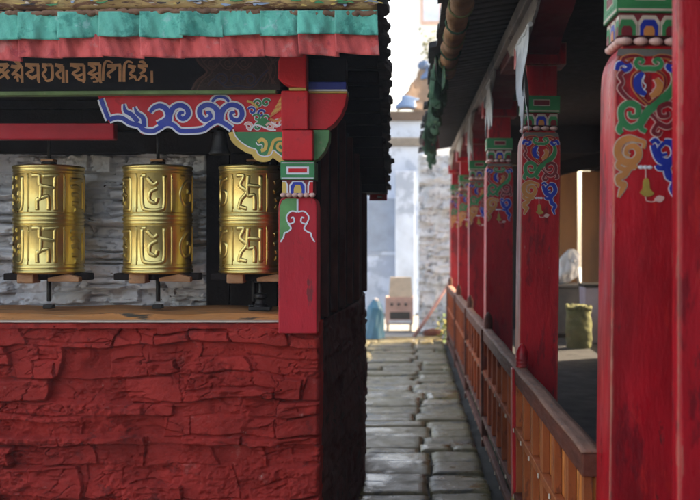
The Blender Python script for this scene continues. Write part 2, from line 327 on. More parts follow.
# ------------------------------------------------------------------ setting: ground and path
mb = MB(); mb.grid(lambda u, v: (-45+90*u, -40+90*v, -.03+.02*math.sin(u*37)*math.sin(v*41)), 40, 40)
tag(mb.build('ground', 'ground'), None, None, kind='structure')
mb = MB(); mb.box(-1.35, .62, 1.0, 15.2, -.06, .004)
tag(mb.build('path_bed', 'earth'), None, None, kind='structure')
rp = random.Random(11); mb = MB(); nr = np.random.default_rng(4)
def slab(x0, x1, y0, y1, z, t):
    nx, ny = max(4, int((x1-x0)/.03)), max(4, int((y1-y0)/.022))
    U, V = np.meshgrid(np.linspace(0, 1, nx+1), np.linspace(0, 1, ny+1), indexing='xy')
    X = x0+(x1-x0)*U; Y = y0+(y1-y0)*V
    e = np.minimum(np.minimum(U, 1-U)*(x1-x0), np.minimum(V, 1-V)*(y1-y0)); k = np.clip(e/.014, 0, 1)
    Z = z-.012*(1-k)**2+.007*fbm(X*4, Y*5, np.random.default_rng(rp.randrange(9999)), 4)+t*(V-.5)*.03
    wob = .016*fbm(X*5+3, Y*5, np.random.default_rng(3), 3)
    X = X+wob*.9; Y = Y+.016*fbm(X*4, Y*3, np.random.default_rng(8), 3)
    P = np.stack([X, Y, Z], -1).reshape(-1, 3); c = nx+1
    fs = [(j*c+i, j*c+i+1, (j+1)*c+i+1, (j+1)*c+i) for j in range(ny) for i in range(nx)]
    ring = list(range(c))+[j*c+nx for j in range(1, ny+1)]+[ny*c+i for i in range(nx-1, -1, -1)]+[j*c for j in range(ny-1, 0, -1)]
    b = len(P); n = len(ring); mb.add(list(map(tuple, P))+[(P[i][0], P[i][1], -.02) for i in ring], fs+[(ring[i], ring[(i+1) % n], b+(i+1) % n, b+i) for i in range(n)], 0, True)
y = 1.4
while y < 15.0:                                         # long slabs laid across the alley, in two ragged columns
    h = rp.uniform(.17, .36); s_ = rp.uniform(.02, .17)
    x = -1.15; cuts = [rp.uniform(-.62, -.5), s_, .50]
    if rp.random() < .12: cuts = [rp.uniform(-.5, -.3), rp.uniform(.05, .15), rp.uniform(.3, .4), .50]
    for c_ in cuts:
        if h > .46 and rp.random() < .3:
            q = h*rp.uniform(.4, .6)
            slab(x+.008, c_-.008, y+.008, y+q-.008, .035+rp.uniform(-.012, .02), rp.uniform(-1, 1)); slab(x+.008, c_-.008, y+q+.006, y+h-.008, .035+rp.uniform(-.012, .02), rp.uniform(-1, 1))
        else: slab(x+.008, c_-.008, y+.008, y+h-.008, .035+rp.uniform(-.014, .022), rp.uniform(-1, 1.2))
        x = c_
    y += h
tag(mb.build('path', 'slab'), None, None, kind='structure')

# ------------------------------------------------------------------ left: the prayer wheel house
D = 4.30
house = thing('prayer_wheel_house', (-1.2, 4.4, 0), 'low house of rough red painted stone with a niche of brass prayer wheels', 'house')
XL = -2.45; XR = (319-VX)*D/F
relief('front_wall', (XL, 4.325, 0), (1, 0, 0), (0, 0, 1), (0, -1, 0), XR-XL, 1.212, .0034, 21, 'red_wall', house, depth=.16, gap=.008, warp=.034, hmin=.038, hmax=.165, lmin=.09, lmax=.42, proud=.023, fillamt=.70, rough=1.35)
A = Vector((XR-.002, 4.42, 0)); B = Vector((-.295, 6.0, 0)); C_ = Vector((-.315, 7.0, 0))
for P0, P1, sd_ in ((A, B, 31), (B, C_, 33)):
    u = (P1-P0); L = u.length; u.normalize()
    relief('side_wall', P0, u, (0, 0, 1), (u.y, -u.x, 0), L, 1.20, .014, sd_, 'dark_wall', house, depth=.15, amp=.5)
# ledge cap and timber sill
mb = MB(); mb.grid(lambda u, v: (XL+(XR-.17-XL)*u, 4.315+.08*v, 1.214+.003*math.sin(u*40)), 60, 4)
mb.box(XL, XR-.17, 4.318, 4.40, 1.190, 1.2125)
mb.build('ledge', 'red_wall', house)
mb = MB(); mb.box(XL, XR-.175, 4.318, 4.372, 1.2165, 1.2225); mb.build('ledge_strip', 'pale', house)
mb = MB()
mb.grid(lambda u, v: (XL+(XR-.17-XL)*u, 4.375+.5*v, 1.2505+.004*math.sin(u*23+v*2)), 60, 6)
mb.grid(lambda u, v: (XL+(XR-.17-XL)*u, 4.375-.004*math.sin(u*31), 1.218+(.0325)*v+.004*math.sin(u*23)*v), 60, 2)
mb.build('sill', 'wood_tan', house)
# niche back
relief('niche_wall', (XL, 4.90, 1.2), (1, 0, 0), (0, 0, 1), (0, -1, 0), 1.435, .83, .005, 47, 'white_stone', house, depth=.1, hmin=.035, hmax=.10, lmin=.08, lmax=.28, proud=.014, fillamt=.30, amp=2.3, rough=1.5)
mb = MB()
for k in range(4): mb.box(XL, -.45, 4.80+random.uniform(0, .02), 4.93, 2.01+k*.11, 2.115+k*.11)
mb.build('niche_shade_boards', 'wood_dark', house, .005)  # dark boards added to give the shade under the niche ceiling
mb = MB()
xx = -1.02
while xx < -.44:
    mb.box(xx, xx+.115, 4.86+random.uniform(0, .015), 4.93, 1.2, 2.42); xx += .12
mb.build('niche_shadow_boards', 'wood_dark', house, .004)  # dark boards added for the shadow on the niche's right end
mb = MB(); mb.box(XL, XR-.02, 4.36, 4.90, 2.27, 2.33); mb.build('niche_ceiling', 'wood_dark', house, .005)
mb = MB(); mb.box(XL, (116-VX)*4.5/F, 4.47, 4.53, CZ-(140-VY)*4.5/F, CZ-(124-VY)*4.5/F); mb.build('red_beam', 'beam_red', house, .006)
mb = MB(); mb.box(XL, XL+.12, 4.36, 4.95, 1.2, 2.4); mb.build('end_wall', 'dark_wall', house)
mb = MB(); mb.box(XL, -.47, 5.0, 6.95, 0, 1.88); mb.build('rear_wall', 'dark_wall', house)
mb = MB()                                               # side boarding with studs
for P0, P1 in ((A+Vector((-.02, .06, 0)), B+Vector((-.02, 0, 0))), (B+Vector((-.02, 0, 0)), C_+Vector((-.02, 0, 0)))):
    n_ = 8 if P0.y < 5 else 5
    for i in range(n_):
        a = P0.lerp(P1, i/n_); b = P0.lerp(P1, (i+.93)/n_); zt = 2.50-(a.y-4.0)*.222
        mb.prism([(a.x, a.y, 1.2), (b.x, b.y, 1.2), (b.x, b.y, zt), (a.x, a.y, zt)], (-.05, 0, 0))
mb.build('side_boarding', 'wood_dark', house, .003)
for i in range(6):
    P = A.lerp(B, .06+i*.19) if i < 5 else B.lerp(C_, .6); mb = MB(); zt = 2.47-(P.y-4.0)*.222
    mb.box(P.x-.05, P.x+.012, P.y+.05, P.y+.12, 1.22, zt); mb.build('stud', 'stud_brown', house, .006)
# fascia, script, brocade
fl = lambda dd: (lambda x, y, h: px(x, y, D-dd-h))
mb = MB(); mb.prism([px(-160, 40, 4.30), px(277, 40, 4.30), px(277, 91, 4.30), px(-160, 93.5, 4.30)], (0, .05, 0))
fascia = mb.build('inscription_board', 'black', house, .003)
fm = fl(.001); mb = MB()
G = [  # gold brush letters, left to right
 [([(-6, 65), (8, 65)], [3, 4]), ([(8, 64), (3, 70), (-3, 74)], [4, 2.5]), ([(-3, 67), (3, 72), (9, 79)], [2.5, 3.5]), ([(-4, 80), (3, 76), (9, 70)], [2, 3])],
 [([(14, 61), (18, 63), (20, 66)], [2, 4, 2]), ([(11, 66), (15, 67), (22, 66)], [3, 4, 3]), ([(21, 65), (16, 71), (12, 75)], [3.5, 2.5]), ([(12, 74), (18, 75), (23, 80)], [2, 2.5, 2]), ([(14, 78), (17, 77), (18, 82)], [2, 2.5, 2]), ([(22, 66), (22.3, 83)], [2.5, 2.5])],
 [([(25, 65), (39, 65)], [4, 3.2]), ([(28, 66), (33, 70), (27, 73)], [2.5, 3.2, 2.2]), ([(26, 73), (32, 78), (37, 75)], [2.2, 4, 2.4]), ([(38, 65), (38.5, 80), (40, 83)], [3, 3, 1.2])],
 [([(42, 65), (52, 65)], [3.6, 3]), ([(43, 66), (46, 70), (43, 74), (46, 79)], [3, 2.4, 2.6, 3]), ([(52, 65), (52.3, 78), (48, 81), (45, 80)], [3, 3, 2.4, 1.5])],
 [([(55, 65), (63, 66)], [3.8, 3]), ([(58, 66), (61, 70), (57, 74), (61, 79)], [2.4, 2.8, 3.2, 2.4]), ([(63, 66), (63.3, 83)], [2.8, 2.8]), ([(66.8, 70), (67, 83)], [2.6, 2.8])],
 [([(70, 65), (84, 65)], [4, 3.2]), ([(73, 66), (79, 69), (73, 73)], [2.2, 3, 2.4]), ([(72, 73), (77, 76), (83, 74)], [2.2, 3, 2.2]), ([(84, 65), (84.3, 80), (83, 83)], [3, 3, 1.5]), ([(75, 77), (80, 80), (84, 81)], [2, 2.8, 2])],
 [([(88, 64), (100, 64)], [3.6, 3]), ([(90, 65), (95, 69), (89, 73)], [2.4, 3, 2.2]), ([(88, 73), (93, 75), (98, 73)], [2.2, 2.8, 2]), ([(91, 79), (95, 77), (98, 81), (93, 82)], [2, 2.4, 2.4, 1.6]), ([(100, 64), (100, 80), (102, 83)], [2.8, 2.8, 1.4])],
 [([(103, 81), (104, 66), (107, 61), (113, 63)], [2.8, 2.8, 2.2, 1.4]), ([(107, 66), (121, 65)], [3.6, 3]), ([(108, 67), (115, 68), (108, 74), (111, 78)], [2.4, 3, 3, 2]), ([(120, 65), (120, 82)], [3, 3])],
 [([(124, 82), (124.5, 66), (128, 61.5), (133, 63)], [3, 2.8, 2.2, 1.4]), ([(128, 66), (136, 67)], [3.4, 2.6]), ([(130, 67), (134, 70), (130, 74), (136, 77)], [2.2, 2.8, 2.6, 2.2]), ([(129, 79), (134, 77), (137, 81)], [2, 2.4, 2])],
 [([(139, 62), (143, 62), (146, 65)], [1.6, 3, 1.8]), ([(138, 66), (148, 66)], [3.2, 2.8]), ([(139, 67), (145, 70), (140, 74)], [2.2, 2.8, 2.2]), ([(138, 81), (142, 76), (146, 77), (146, 82)], [2, 2.6, 2.2, 2])],
 [([(151.8, 71), (152, 83)], [2.6, 2.6])]]
for g in G:
    for p, wd in g: mb.ribbon(p, wd, fm, .0016, 0)
for k in range(3):                                      # the line runs on outside the frame
    for g in G[2:6]:
        for p, wd in g: mb.ribbon([(a-92-k*62, b) for a, b in p], wd, fm, .0016, 0)
mb.build('gold_script', 'gold', fascia)
mb = MB(); mb.fill([(193, 52), (280, 50), (280, 90), (192, 90.5), (197, 82), (207, 72), (199, 64)], fm, .0015, 0)
for s_ in ([(192, 90), (197, 81), (207, 72), (199, 63), (193, 52)],): mb.ribbon(s_, 2.2, fm, .003, 1); mb.ribbon([(a+5, b) for a, b in s_], 1.2, fm, .003, 1)
for cx in (212, 228, 244): mb.ribbon([(cx-9, 62), (cx, 70), (cx+9, 61), (cx+1, 57), (cx-9, 62)], 1.2, fm, .003, 1); mb.ribbon(spiral(cx, 63, 5, 1, 0, 400), 1, fm, .003, 1)
for cx, sx in ((222, 1), (236, -1), (250, 1)): mb.ribbon(spiral(cx, 80, 7, 1.5, 180, 620, sx=sx), 3.2, fm, .0025, 1); mb.ribbon(spiral(cx, 80, 7, 1.5, 180, 620, sx=sx), 2, fm, .0035, 2)
mb.ribbon([(208, 86), (215, 79), (226, 87), (238, 86), (252, 87), (262, 76), (268, 70)], 3, fm, .0025, 1); mb.ribbon([(208, 86), (215, 79), (226, 87), (238, 86), (252, 87), (262, 76), (268, 70)], 1.8, fm, .0035, 2)
for k in range(3): mb.ribbon([(258+k*5, 56), (268+k*4, 68), (262+k*5, 84)], 1, fm, .003, 1); mb.ribbon([(280-k*4, 58), (268+k, 70), (276-k*2, 84)], 1, fm, .003, 1)
mb.build('brocade_panel', ['brocade', 'brocade_line', 'brocade_blue'], fascia)
mb = MB(); mb.prism([px(-160, 92.5, 4.28), px(276, 89.6, 4.28), px(276, 93.2, 4.28), px(-160, 97, 4.28)], (0, .06, 0)); mb.build('green_moulding', 'green_line', house, .003)
# cloud board
bd = MB(); fb = fl(-.025)
bot = [(98, 96), (100.5, 103), (105, 113), (109, 123), (116, 119), (122, 119), (128, 124), (134, 126), (138, 129), (141, 134), (152, 134), (160, 130), (165, 127), (171, 128), (176, 127), (181, 133), (187, 133.5), (205, 132), (211, 128), (219, 125), (226, 128), (233, 131), (238, 132)]
bd.prism([fb(a, b, 0) for a, b in bot]+[fb(286, 132, 0), fb(286, 94, 0)], (0, .03, 0))
cloud = bd.build('cloud_board', 'board_red', house)
mb = MB(); fq = fl(-.024)
def outl(p, wd, ow=3.6, a=1, b=2, h=.0015):
    wo = [k+ow for k in wd] if isinstance(wd, (list, tuple)) else wd+ow
    mb.ribbon(p, wo, fq, h, a); OV.append((p, wd, b, h*2))
OV = []
outl([(101, 99), (104.5, 109), (109, 120)], 4.2)
outl([(109, 120), (116, 117.6), (123, 118.5), (130, 123), (139, 125.5), (144, 130), (153, 131), (160, 127.5), (166, 124), (173, 125), (180, 130.5), (190, 131), (203, 129.5), (210, 124.5), (218, 121), (226, 124.5), (232, 129)], 4.6)
outl([(124, 104), (125.5, 111), (132, 115), (138, 122)], [1.2, 4, 4.6, 5]); outl([(134.5, 107), (137, 113), (143, 118), (144, 127)], [1.2, 3.6, 4.6, 5])
outl([(150, 112.5), (154, 108), (160, 106), (166, 109), (168.5, 116), (165, 121), (158, 125)], [3, 4.5, 5, 5.6, 6, 6, 6])
outl([(168, 124), (169.5, 115), (174, 107.5), (181, 105.5), (187, 109), (188, 115), (183, 119), (179, 116), (181, 112.5), (184, 113)], [7, 6, 5, 5, 5, 5, 4.6, 4, 3.2, 2])
outl([(218, 122), (218, 113), (214, 107), (207, 105), (200.5, 108.5), (200, 115), (205, 120), (210.5, 117), (209, 112.5), (206, 113)], [7, 6, 5, 5, 5, 5, 4.6, 4, 3.2, 2])
outl([(220, 122), (221, 114), (226, 107), (233, 105), (240, 108), (242, 115), (238, 120.5), (232, 118.5), (231, 113.5), (235, 112)], [7, 6, 5, 5, 5, 5, 4.6, 4, 3.2, 2])
outl([(212, 102), (215, 98.5), (220, 97), (226, 98.5), (229, 102)], 2.8)
for p, wd, b, h in OV: mb.ribbon(p, wd, fq, h, b)
OV = []                                                 # flower spray
for cx, cy, c_, sx in ((258, 104, 3, 1), (266, 103, 3, -1), (252, 111, 2, 1), (261, 114, 2, -1), (257, 118, 3, 1), (265, 119, 3, -1), (249, 127, 5, 1), (258, 127, 3, -1), (270, 127, 5, 1), (277, 124, 5, -1)):
    p = spiral(cx, cy, 4.2, .8, 200, 560, sx=sx); mb.ribbon(p, 3.4, fq, .0016, 1); mb.ribbon(p, 2.0, fq, .003, c_)
mb.ribbon([(247, 101), (252, 103), (258, 108)], 2.2, fq, .003, 4); mb.ribbon([(250, 131), (256, 125), (270, 130), (276, 130)], 1.6, fq, .003, 1)
mb.fill([(263, 117), (258, 121), (257, 126), (268, 127), (271, 122)], fq, .0025, 3)
for k in range(7): mb.ribbon([(270+k*1.8, 117-k*3), (276+k*.9, 112-k*2.3), (283, 108-k*2)], [1.6, 3, 1.2], fq, .003, 4 if k % 2 else 6)
mb.ribbon([(270, 119), (277, 121), (284, 116)], 2.4, fq, .003, 6); mb.ribbon([(271, 122), (278, 126), (284, 122)], 1.6, fq, .003, 1)
mb.build('cloud_painting', ['board_red', 'white', 'blue', 'green', 'yellow', 'pink', 'orange'], cloud)
mb = MB(); gp = [(231, 132), (233, 139), (239, 146), (247, 151), (253, 153), (256, 158), (263, 160.5), (270, 159), (273, 154.5), (277, 157), (281, 160.5), (286, 161), (286, 132)]
mb.prism([fb(a, b, .004) for a, b in gp], (0, .03, 0), 0)
lobe = mb.build('green_lobe', 'green', house); mb = MB(); fg = fl(-.021)
edge_ = [(231.5, 132), (234, 139), (240, 145), (248, 150), (254, 152), (257, 157), (263, 159), (269, 157.5), (272, 153), (276, 156), (281, 159.5), (286, 160)]
mb.ribbon(edge_, 6.4, fg, .0016, 0); mb.ribbon([(a+1.6, b-2.6) for a, b in edge_], 1.2, fg, .0026, 1)
mb.ribbon([(258, 142), (262, 139.5), (266, 143), (265, 149), (261, 151)], 3.4, fg, .0026, 0); mb.ribbon(spiral(281, 146, 5, 1, 60, 400), 2.8, fg, .0026, 0); mb.ribbon([(270, 153), (272, 146), (274, 141), (279, 139), (285, 140)], [4, 3, 3, 3, 2], fg, .0022, 0)
mb.ribbon([(256, 142), (258, 145), (262, 145), (262, 149)], 1, fg, .0032, 1); mb.build('lobe_painting', ['yellow', 'white'], lobe)
# corner post with capital and stepped bracket blocks
def facade_block(name, x0, x1, y0, y1, d0, dep, m_, bev=.006):
    b_ = MB(); a = px(x0, y1, d0); c = px(x1, y0, d0); b_.box(a.x, c.x, d0, d0+dep, a.z, c.z); return b_.build(name, m_, house, bev)
b_ = MB(); pts = [(278, 61), (281, 55), (306.5, 54), (306.5, 88.5), (291, 86.5), (283, 83), (278, 79)]
b_.prism([px(a, b, 4.22) for a, b in pts], (0, .1, 0)); b_.build('bracket_block', 'bright_red', house, .006)
facade_block('bracket_tip', 289, 306, 87.5, 90.4, 4.222, .09, 'yellow', .002)
facade_block('bracket_block', 281, 308, 90.6, 129.5, 4.235, .09, 'bright_red')
facade_block('bracket_block', 282, 313, 130, 160, 4.225, .1, 'bright_red')
b_ = MB(); arc = [(347, 93.5), (345.5, 104), (341, 115), (334, 124), (326, 129.5), (309, 129.5), (309, 93.5)]
b_.prism([px(a, b, 4.29) for a, b in arc], (0, .12, 0)); b_.build('side_bracket', 'bright_red', house, .003)
b_ = MB(); arc = [(329.5, 130), (329, 141), (325, 151), (318, 159), (313.2, 161), (313.2, 130)]
b_.prism([px(a, b, 4.292) for a, b in arc], (0, .1, 0)); b_.build('side_bracket', 'green_light', house, .003)
facade_block('bracket_band', 308.5, 346, 82, 89.2, 4.285, .12, 'blue', .002)
facade_block('bracket_band', 308.5, 347, 89.4, 91.2, 4.28, .12, 'white', .001); facade_block('bracket_band', 308.5, 347, 91.4, 93.3, 4.28, .12, 'yellow', .001)
facade_block('bracket_beam', 308.5, 346, 58, 81.8, 4.30, .14, 'black', .003)
b_ = MB(); z0 = px(0, 333.5, 4.27).z; z1 = px(0, 197, 4.27).z; xa = px(278.3, 0, 4.27).x; xb = px(317, 0, 4.27).x
prof = [(0, z0), (0, z1-.045), (.004, z1-.02), (.014, z1-.006), (.026, z1)]
pl = [(xa+i, z) for i, z in prof]+[(xb-i, z) for i, z in prof[::-1]]
b_.prism([(x, 4.27, z) for x, z in pl], (0, .165, 0)); cpost = b_.build('corner_post', 'corner_red', house, .005)
mb = MB(); ff = lambda x, y, h: px(x, y, 4.27-h)
gpoly = [(279.6, 240), (279.6, 207), (282, 201), (286, 198.5), (297, 198.5), (297, 211), (291, 212), (286, 218), (289, 225), (291, 229), (286, 233), (283, 238)]
mb.fill(gpoly, ff, .0012, 0)
for sx in (1, -1):
    m_ = lambda p: [(297.6+sx*(a-297.6), b) for a, b in p]
    mb.ribbon(m_([(297.4, 212), (291, 211.5), (286.5, 217), (289, 223.5), (294, 222), (293.5, 217.5), (291, 218)]), 1.5, ff, .0026, 1)
    mb.ribbon(m_([(288, 223), (291, 228.5), (287, 232), (284.5, 233), (283.5, 237), (280.5, 242)]), 1.5, ff, .0026, 1)
mb.ribbon([(297.5, 199), (297.5, 212)], 1.8, ff, .0026, 1)
mb.build('scroll_painting', ['green_light', 'white'], cpost)
b_ = MB(); b_.box(px(280.5, 0, 4.25).x, px(314.5, 0, 4.25).x, 4.25, 4.41, px(0, 179.5, 4.25).z, px(0, 161.3, 4.25).z)
b_.box(px(282, 0, 4.26).x, px(313, 0, 4.26).x, 4.262, 4.40, px(0, 193, 4.26).z, px(0, 179.7, 4.26).z, 1)
fc = lambda x, y, h: px(x, y, 4.25-h); fd = lambda x, y, h: px(x, y, 4.262-h)
def rect(m, x0, y0, x1, y1, f_, h, mi): m.fill([(x0, y0), (x1, y0), (x1, y1), (x0, y1)], f_, h, mi)
rect(b_, 281.5, 162.5, 313.5, 163.4, fc, .001, 2); rect(b_, 281.5, 177.6, 313.5, 178.4, fc, .001, 2); rect(b_, 286.5, 166.5, 309, 174.5, fc, .001, 2); rect(b_, 288.5, 168.4, 307, 172.6, fc, .002, 6)
for cx, c1, c2 in ((283.5, 4, 4), (297.7, 5, 4), (312, 6, 6)):
    w1 = 8.5 if cx == 297.7 else 4.6
    arch = lambda k: [(max(282, min(313, cx-k)), 193), (max(282, min(313, cx-k)), 185), (max(282, cx-k*.6), 180.8), (min(313, cx+k*.6), 180.8), (min(313, cx+k), 185), (min(313, cx+k), 193)]
    b_.fill(arch(w1), fd, .001, 2); b_.fill([(a, b+1.2) for a, b in arch(w1-1.6)], fd, .002, c1)
    if cx == 297.7: b_.fill([(a, min(193, b+4)) for a, b in arch(w1-4.6)], fd, .003, 4)
b_.build('capital', ['green', 'maroon', 'white', 'green', 'yellow', 'blue', 'bright_red'], cpost)
b_ = MB()
for k in range(6): c = px(283.2+k*5.8, 195, 4.25); b_.ell((c.x, c.y+.004, c.z), (.0145, .0125, .0105))
b_.build('bead_row', 'pink', cpost)
# roof: front eave high, running down to the rear, rough slates along its open side
roof_z = lambda y: 2.60-(y-3.95)*.222
mb = MB()
mb.prism([(-2.7, 3.98, roof_z(3.98)), (-.115, 3.98, roof_z(3.98)), (-.19, 7.02, roof_z(7.02)), (-2.7, 7.02, roof_z(7.02))], (0, 0, .06))
rs = random.Random(5)
for k in range(110):
    y = 3.98+3.03*k/110+rs.uniform(-.03, .03); x1 = -.085-.055*(k/110)+rs.gauss(-.01, .013); z = roof_z(y)+rs.uniform(-.02, .07); l_ = rs.uniform(.10, .22)
    mb.prism([(x1-.4, y, z+.03), (x1-rs.uniform(0, .05), y+rs.uniform(-.02, .02), z), (x1, y+l_*.5, z-.01), (x1-rs.uniform(0, .05), y+l_, z-.02), (x1-.4, y+l_, z)], (0, 0, rs.uniform(.012, .03)))
for k in range(160):
    y = rs.uniform(4.0, 6.8); x = rs.uniform(-2.65, -.5); z = roof_z(y)+.062
    mb.box(x, x+rs.uniform(.2, .4), y, y+.3, z-.06, z+rs.uniform(0, .03))
mb.build('roof', 'slate', house)
mb = MB()
for k in range(14):
    y = 4.15+k*.2; mb.box(-.62, -.15-.02*k/14, y, y+.06, roof_z(y+.06)-.062, roof_z(y+.06)-.003)
mb.build('eave_rafters', 'wood_dark', house, .004)
mb = MB(); mb.box(-.292, -.165, 6.98, 7.01, 1.855, 1.90); mb.box(-.235, -.20, 6.972, 6.979, 1.872, 1.888, 1); mb.build('eave_end', ['bright_red', 'white'], house)
mb = MB(); zc = px(0, 4.5, 3.99).z
mb.grid(lambda u, v: (-2.7+2.565*u, 3.985-.022*math.sin(math.pi*v)-.003*math.sin(u*60), zc-.02+.10*v+.004*math.sin(u*23)), 90, 6)
eb = mb.build('eave_board', 'eave', house, solid=.02)
mb = MB(); rs = random.Random(15); fe = lambda x, y, h: Vector((px(x, y, 3.965).x, 3.951-h, px(x, y, 3.965).z))
for k in range(150):
    x = rs.uniform(-150, 376); y = rs.uniform(-9, 6.5); l_ = rs.uniform(3, 16)
    mb.ribbon([(x, y), (x+l_*.4, y+rs.uniform(-1.5, 1.5)), (x+l_, y+rs.uniform(-1, 1))], [.6, rs.uniform(1.2, 3), .6], fe, .0012, rs.choice([0, 0, 1, 2, 3, 3, 4, 5]), 5)
mb.build('faded_painting', ['eave_rope', 'pane_blue', 'green', 'yellow', 'brocade', 'pale'], eb)
mb = MB(); rs = random.Random(9); pr = []
for i in range(220): x = -2.7+2.565*i/219; pr.append((x, 3.972+rs.uniform(-.004, .004), px(0, 12.4, 3.97).z+rs.uniform(-.004, .004)+.006*math.sin(x*5)))
mb.tube(pr, [.0125+rs.uniform(-.003, .003) for _ in pr], 8); mb.build('eave_rope', 'eave_rope', house)

# ------------------------------------------------------------------ the cloth valance under the eave
val = thing('valance', (-1.2, 4.02, 2.5), 'pleated teal and red cloth valance hanging along the eave above the prayer wheels', 'valance')
bnd = [-155, -115, -74, -34, 20, 60, 101, 142, 182, 222, 262.5, 300, 337, 377]
def strip(y0, y1, dd, rr, r_seed, jag, tw):
    rn = random.Random(r_seed); m_ = MB()
    for i in range(len(bnd)-1):
        a, b = bnd[i], bnd[i+1]; ya = rn.uniform(-jag, jag)-.6; yb = rn.uniform(-jag, jag)+.8; sag = rn.uniform(-.4, 1.2); ph = rn.uniform(0, 6)
        sl = -(a/380)*6
        def fn(u, v, a=a, b=b, ya=ya, yb=yb, sag=sag, ph=ph):
            x = a-2.2+(b-a+2.6)*u; tilt = 5*(1-x/380)
            yy = y0+(y1-y0)*v+tilt*.9*(.35+.95*v)+v*(ya*(1-u)+yb*u+sag*math.sin(math.pi*u))
            d_ = dd+.019*u-.010*v-.008+.0035*math.sin(x*.33+v*3+ph)*v+.002*math.sin(x*.61-v*5+ph*3)*(.4+v)+.011*math.sin(u*5+ph)*(.3+v)-.005*math.sin(u*13+ph*2)*v
            p_ = px(x+(-1.2*v if u < .05 else 0)+tw*v, yy, d_); return p_
        m_.grid(fn, 30, 14)
    return m_
strip(10.5, 33, 3.962, 0, 3, 1.7, .8).build('teal_cloth', 'teal', val, solid=.003)
strip(27, 54, 3.976, 0, 8, 2.2, 2.2).build('red_cloth', 'red_cloth', val, solid=.003)

# ------------------------------------------------------------------ prayer wheels
Rw = .1585; HW = .50
GL = [ # raised letters in a unit box, thick brush lines
 [[(.0, .97), (.26, .95), (.30, .72), (.55, .66), (.86, .62)], [(.34, .70), (.32, .36), (.20, .30), (.20, .03)], [(.86, .97), (.84, .4), (.86, .03)], [(.36, .36), (.60, .38), (.62, .03)], [(.4, .95), (1, .97)]],
 [[(.08, .88), (.80, .88), (.86, .80), (.86, .10), (.76, .03), (.3, .05)], [(.12, .68), (.40, .70), (.62, .62)], [(.15, .46), (.42, .48), (.62, .40)], [(.15, .22), (.5, .22)]],
 [[(.06, .97), (.08, .18), (.26, .03), (.74, .03), (.92, .18), (.92, .97)], [(.26, .90), (.50, .72), (.66, .80)], [(.64, .62), (.40, .52), (.36, .30), (.58, .22), (.66, .36)], [(.06, .97), (.22, .97)]],
 [[(.95, .90), (.50, .80), (.24, .50), (.40, .20), (.80, .24), (.84, .50), (.60, .56)], [(.2, .95), (.4, .95)]],
 [[(.02, .97), (.30, .95), (.16, .70), (.42, .52), (.20, .30), (.10, .05)], [(.48, .97), (.46, .45), (.70, .42), (.72, .03)], [(.95, .97), (.95, .03)], [(.46, .70), (.93, .66)], [(.15, .12), (.42, .06)]],
 [[(.55, .92), (.15, .78)], [(.60, .70), (.36, .60), (.14, .52)], [(.70, .55), (.66, .44)], [(.22, .30), (.38, .36)], [(.54, .26), (.72, .32)], [(.9, .95), (.88, .1), (.5, .04), (.2, .14)]]]
wheels = []
def wheel(x, rot, label, tilt=0):
    t = thing('prayer_drum', (x, 4.615, 1.25), label, 'prayer wheel', 'brass prayer wheels in the niche')
    b0 = .178; X, Y, Z = x, 4.615, 1.25+b0
    m_ = MB(); r = Rw
    pf = [(.03, -.004), (r-.01, -.004), (r+.003, 0), (r+.006, .006), (r+.002, .013), (r-.002, .017), (r+.003, .022), (r+.003, .028), (r-.001, .033), (r-.001, .225), (r+.003, .229), (r+.003, .235), (r-.002, .239), (r+.005, .245), (r+.005, .254), (r-.002, .260), (r+.003, .264), (r+.003, .270), (r-.001, .275), (r-.001, .468), (r+.003, .472), (r+.003, .478), (r-.001, .482), (r+.005, .488), (r+.006, .496), (r+.001, .501), (r-.012, .503), (.02, .512)]
    m_.lathe(pf, (X, Y, Z), 96); dr = m_.build('drum', 'brass', t)
    m_ = MB()
    cyl = lambda u, v, h: (X+(r-.001+h)*math.sin(u/r+rot), Y-(r-.001+h)*math.cos(u/r+rot), Z+v)
    for row in range(2):
        z0 = .045+row*.242; pitch = 2*math.pi*r/6
        for k in range(6):
            u0 = k*pitch; wv = pitch*.74; hh = .168
            for st in GL[k]: m_.ribbon([(u0+p*wv, z0+q*hh) for p, q in st], .0205, cyl, .0048, 0, 8, rnd=True)
            m_.ribbon([(u0-pitch*.13, z0-.004), (u0-pitch*.13, z0+.172)], .006, cyl, .003, 0, 8, rnd=True)
            m_.ribbon([(u0-pitch*.10, z0+.012), (u0-pitch*.10, z0+.156)], .003, cyl, .002, 0, 8, rnd=True)
        for q in (z0-.006, z0+.176): m_.ribbon([(u_*2*math.pi*r/40, q) for u_ in range(41)], .004, cyl, .0025, 0, 2, rnd=True)
    m_.build('raised_letters', 'brass', dr)
    m_ = MB(); m_.tube([(X, Y, Z+.5), (X, Y, Z+.71)], .008, 10); m_.lathe([(.034, .508), (.036, .520), (.022, .526), (.02, .53)], (X, Y, Z), 20); m_.build('spindle', 'iron', t)
    m_ = MB(); m_.box(X-.03, X+.03, Y-.03, Y+.03, Z+.523, Z+.536); m_.build('spindle_collar', 'wood_block', t, .004)
    m_ = MB(); m_.box(X-.195, X+.205, Y-.055, Y+.03, Z-.036, Z-.003); m_.build('crossbar', 'wood_dark', t, .005)
    m_ = MB(); m_.box(X-.108, X-.03, Y-.115, Y-.02, Z-.048, Z-.0045); m_.build('wooden_block', 'wood_block', t, .006)
    m_ = MB(); m_.prism([(X+.03, Y-.10, Z-.040), (X+.175, Y-.10, Z-.042), (X+.175, Y-.10, Z-.020), (X+.12, Y-.10, Z-.0045), (X+.03, Y-.10, Z-.022)], (0, .05, 0)); m_.build('wooden_block', 'wood_block', t, .003)
    m_ = MB(); m_.tube([(X, Y, Z-.03), (X, Y, 1.29)], .011, 10); m_.box(X-.022, X+.022, Y-.022, Y+.022, 1.2555, 1.275); m_.build('pivot', 'iron', t, .004)
    return t
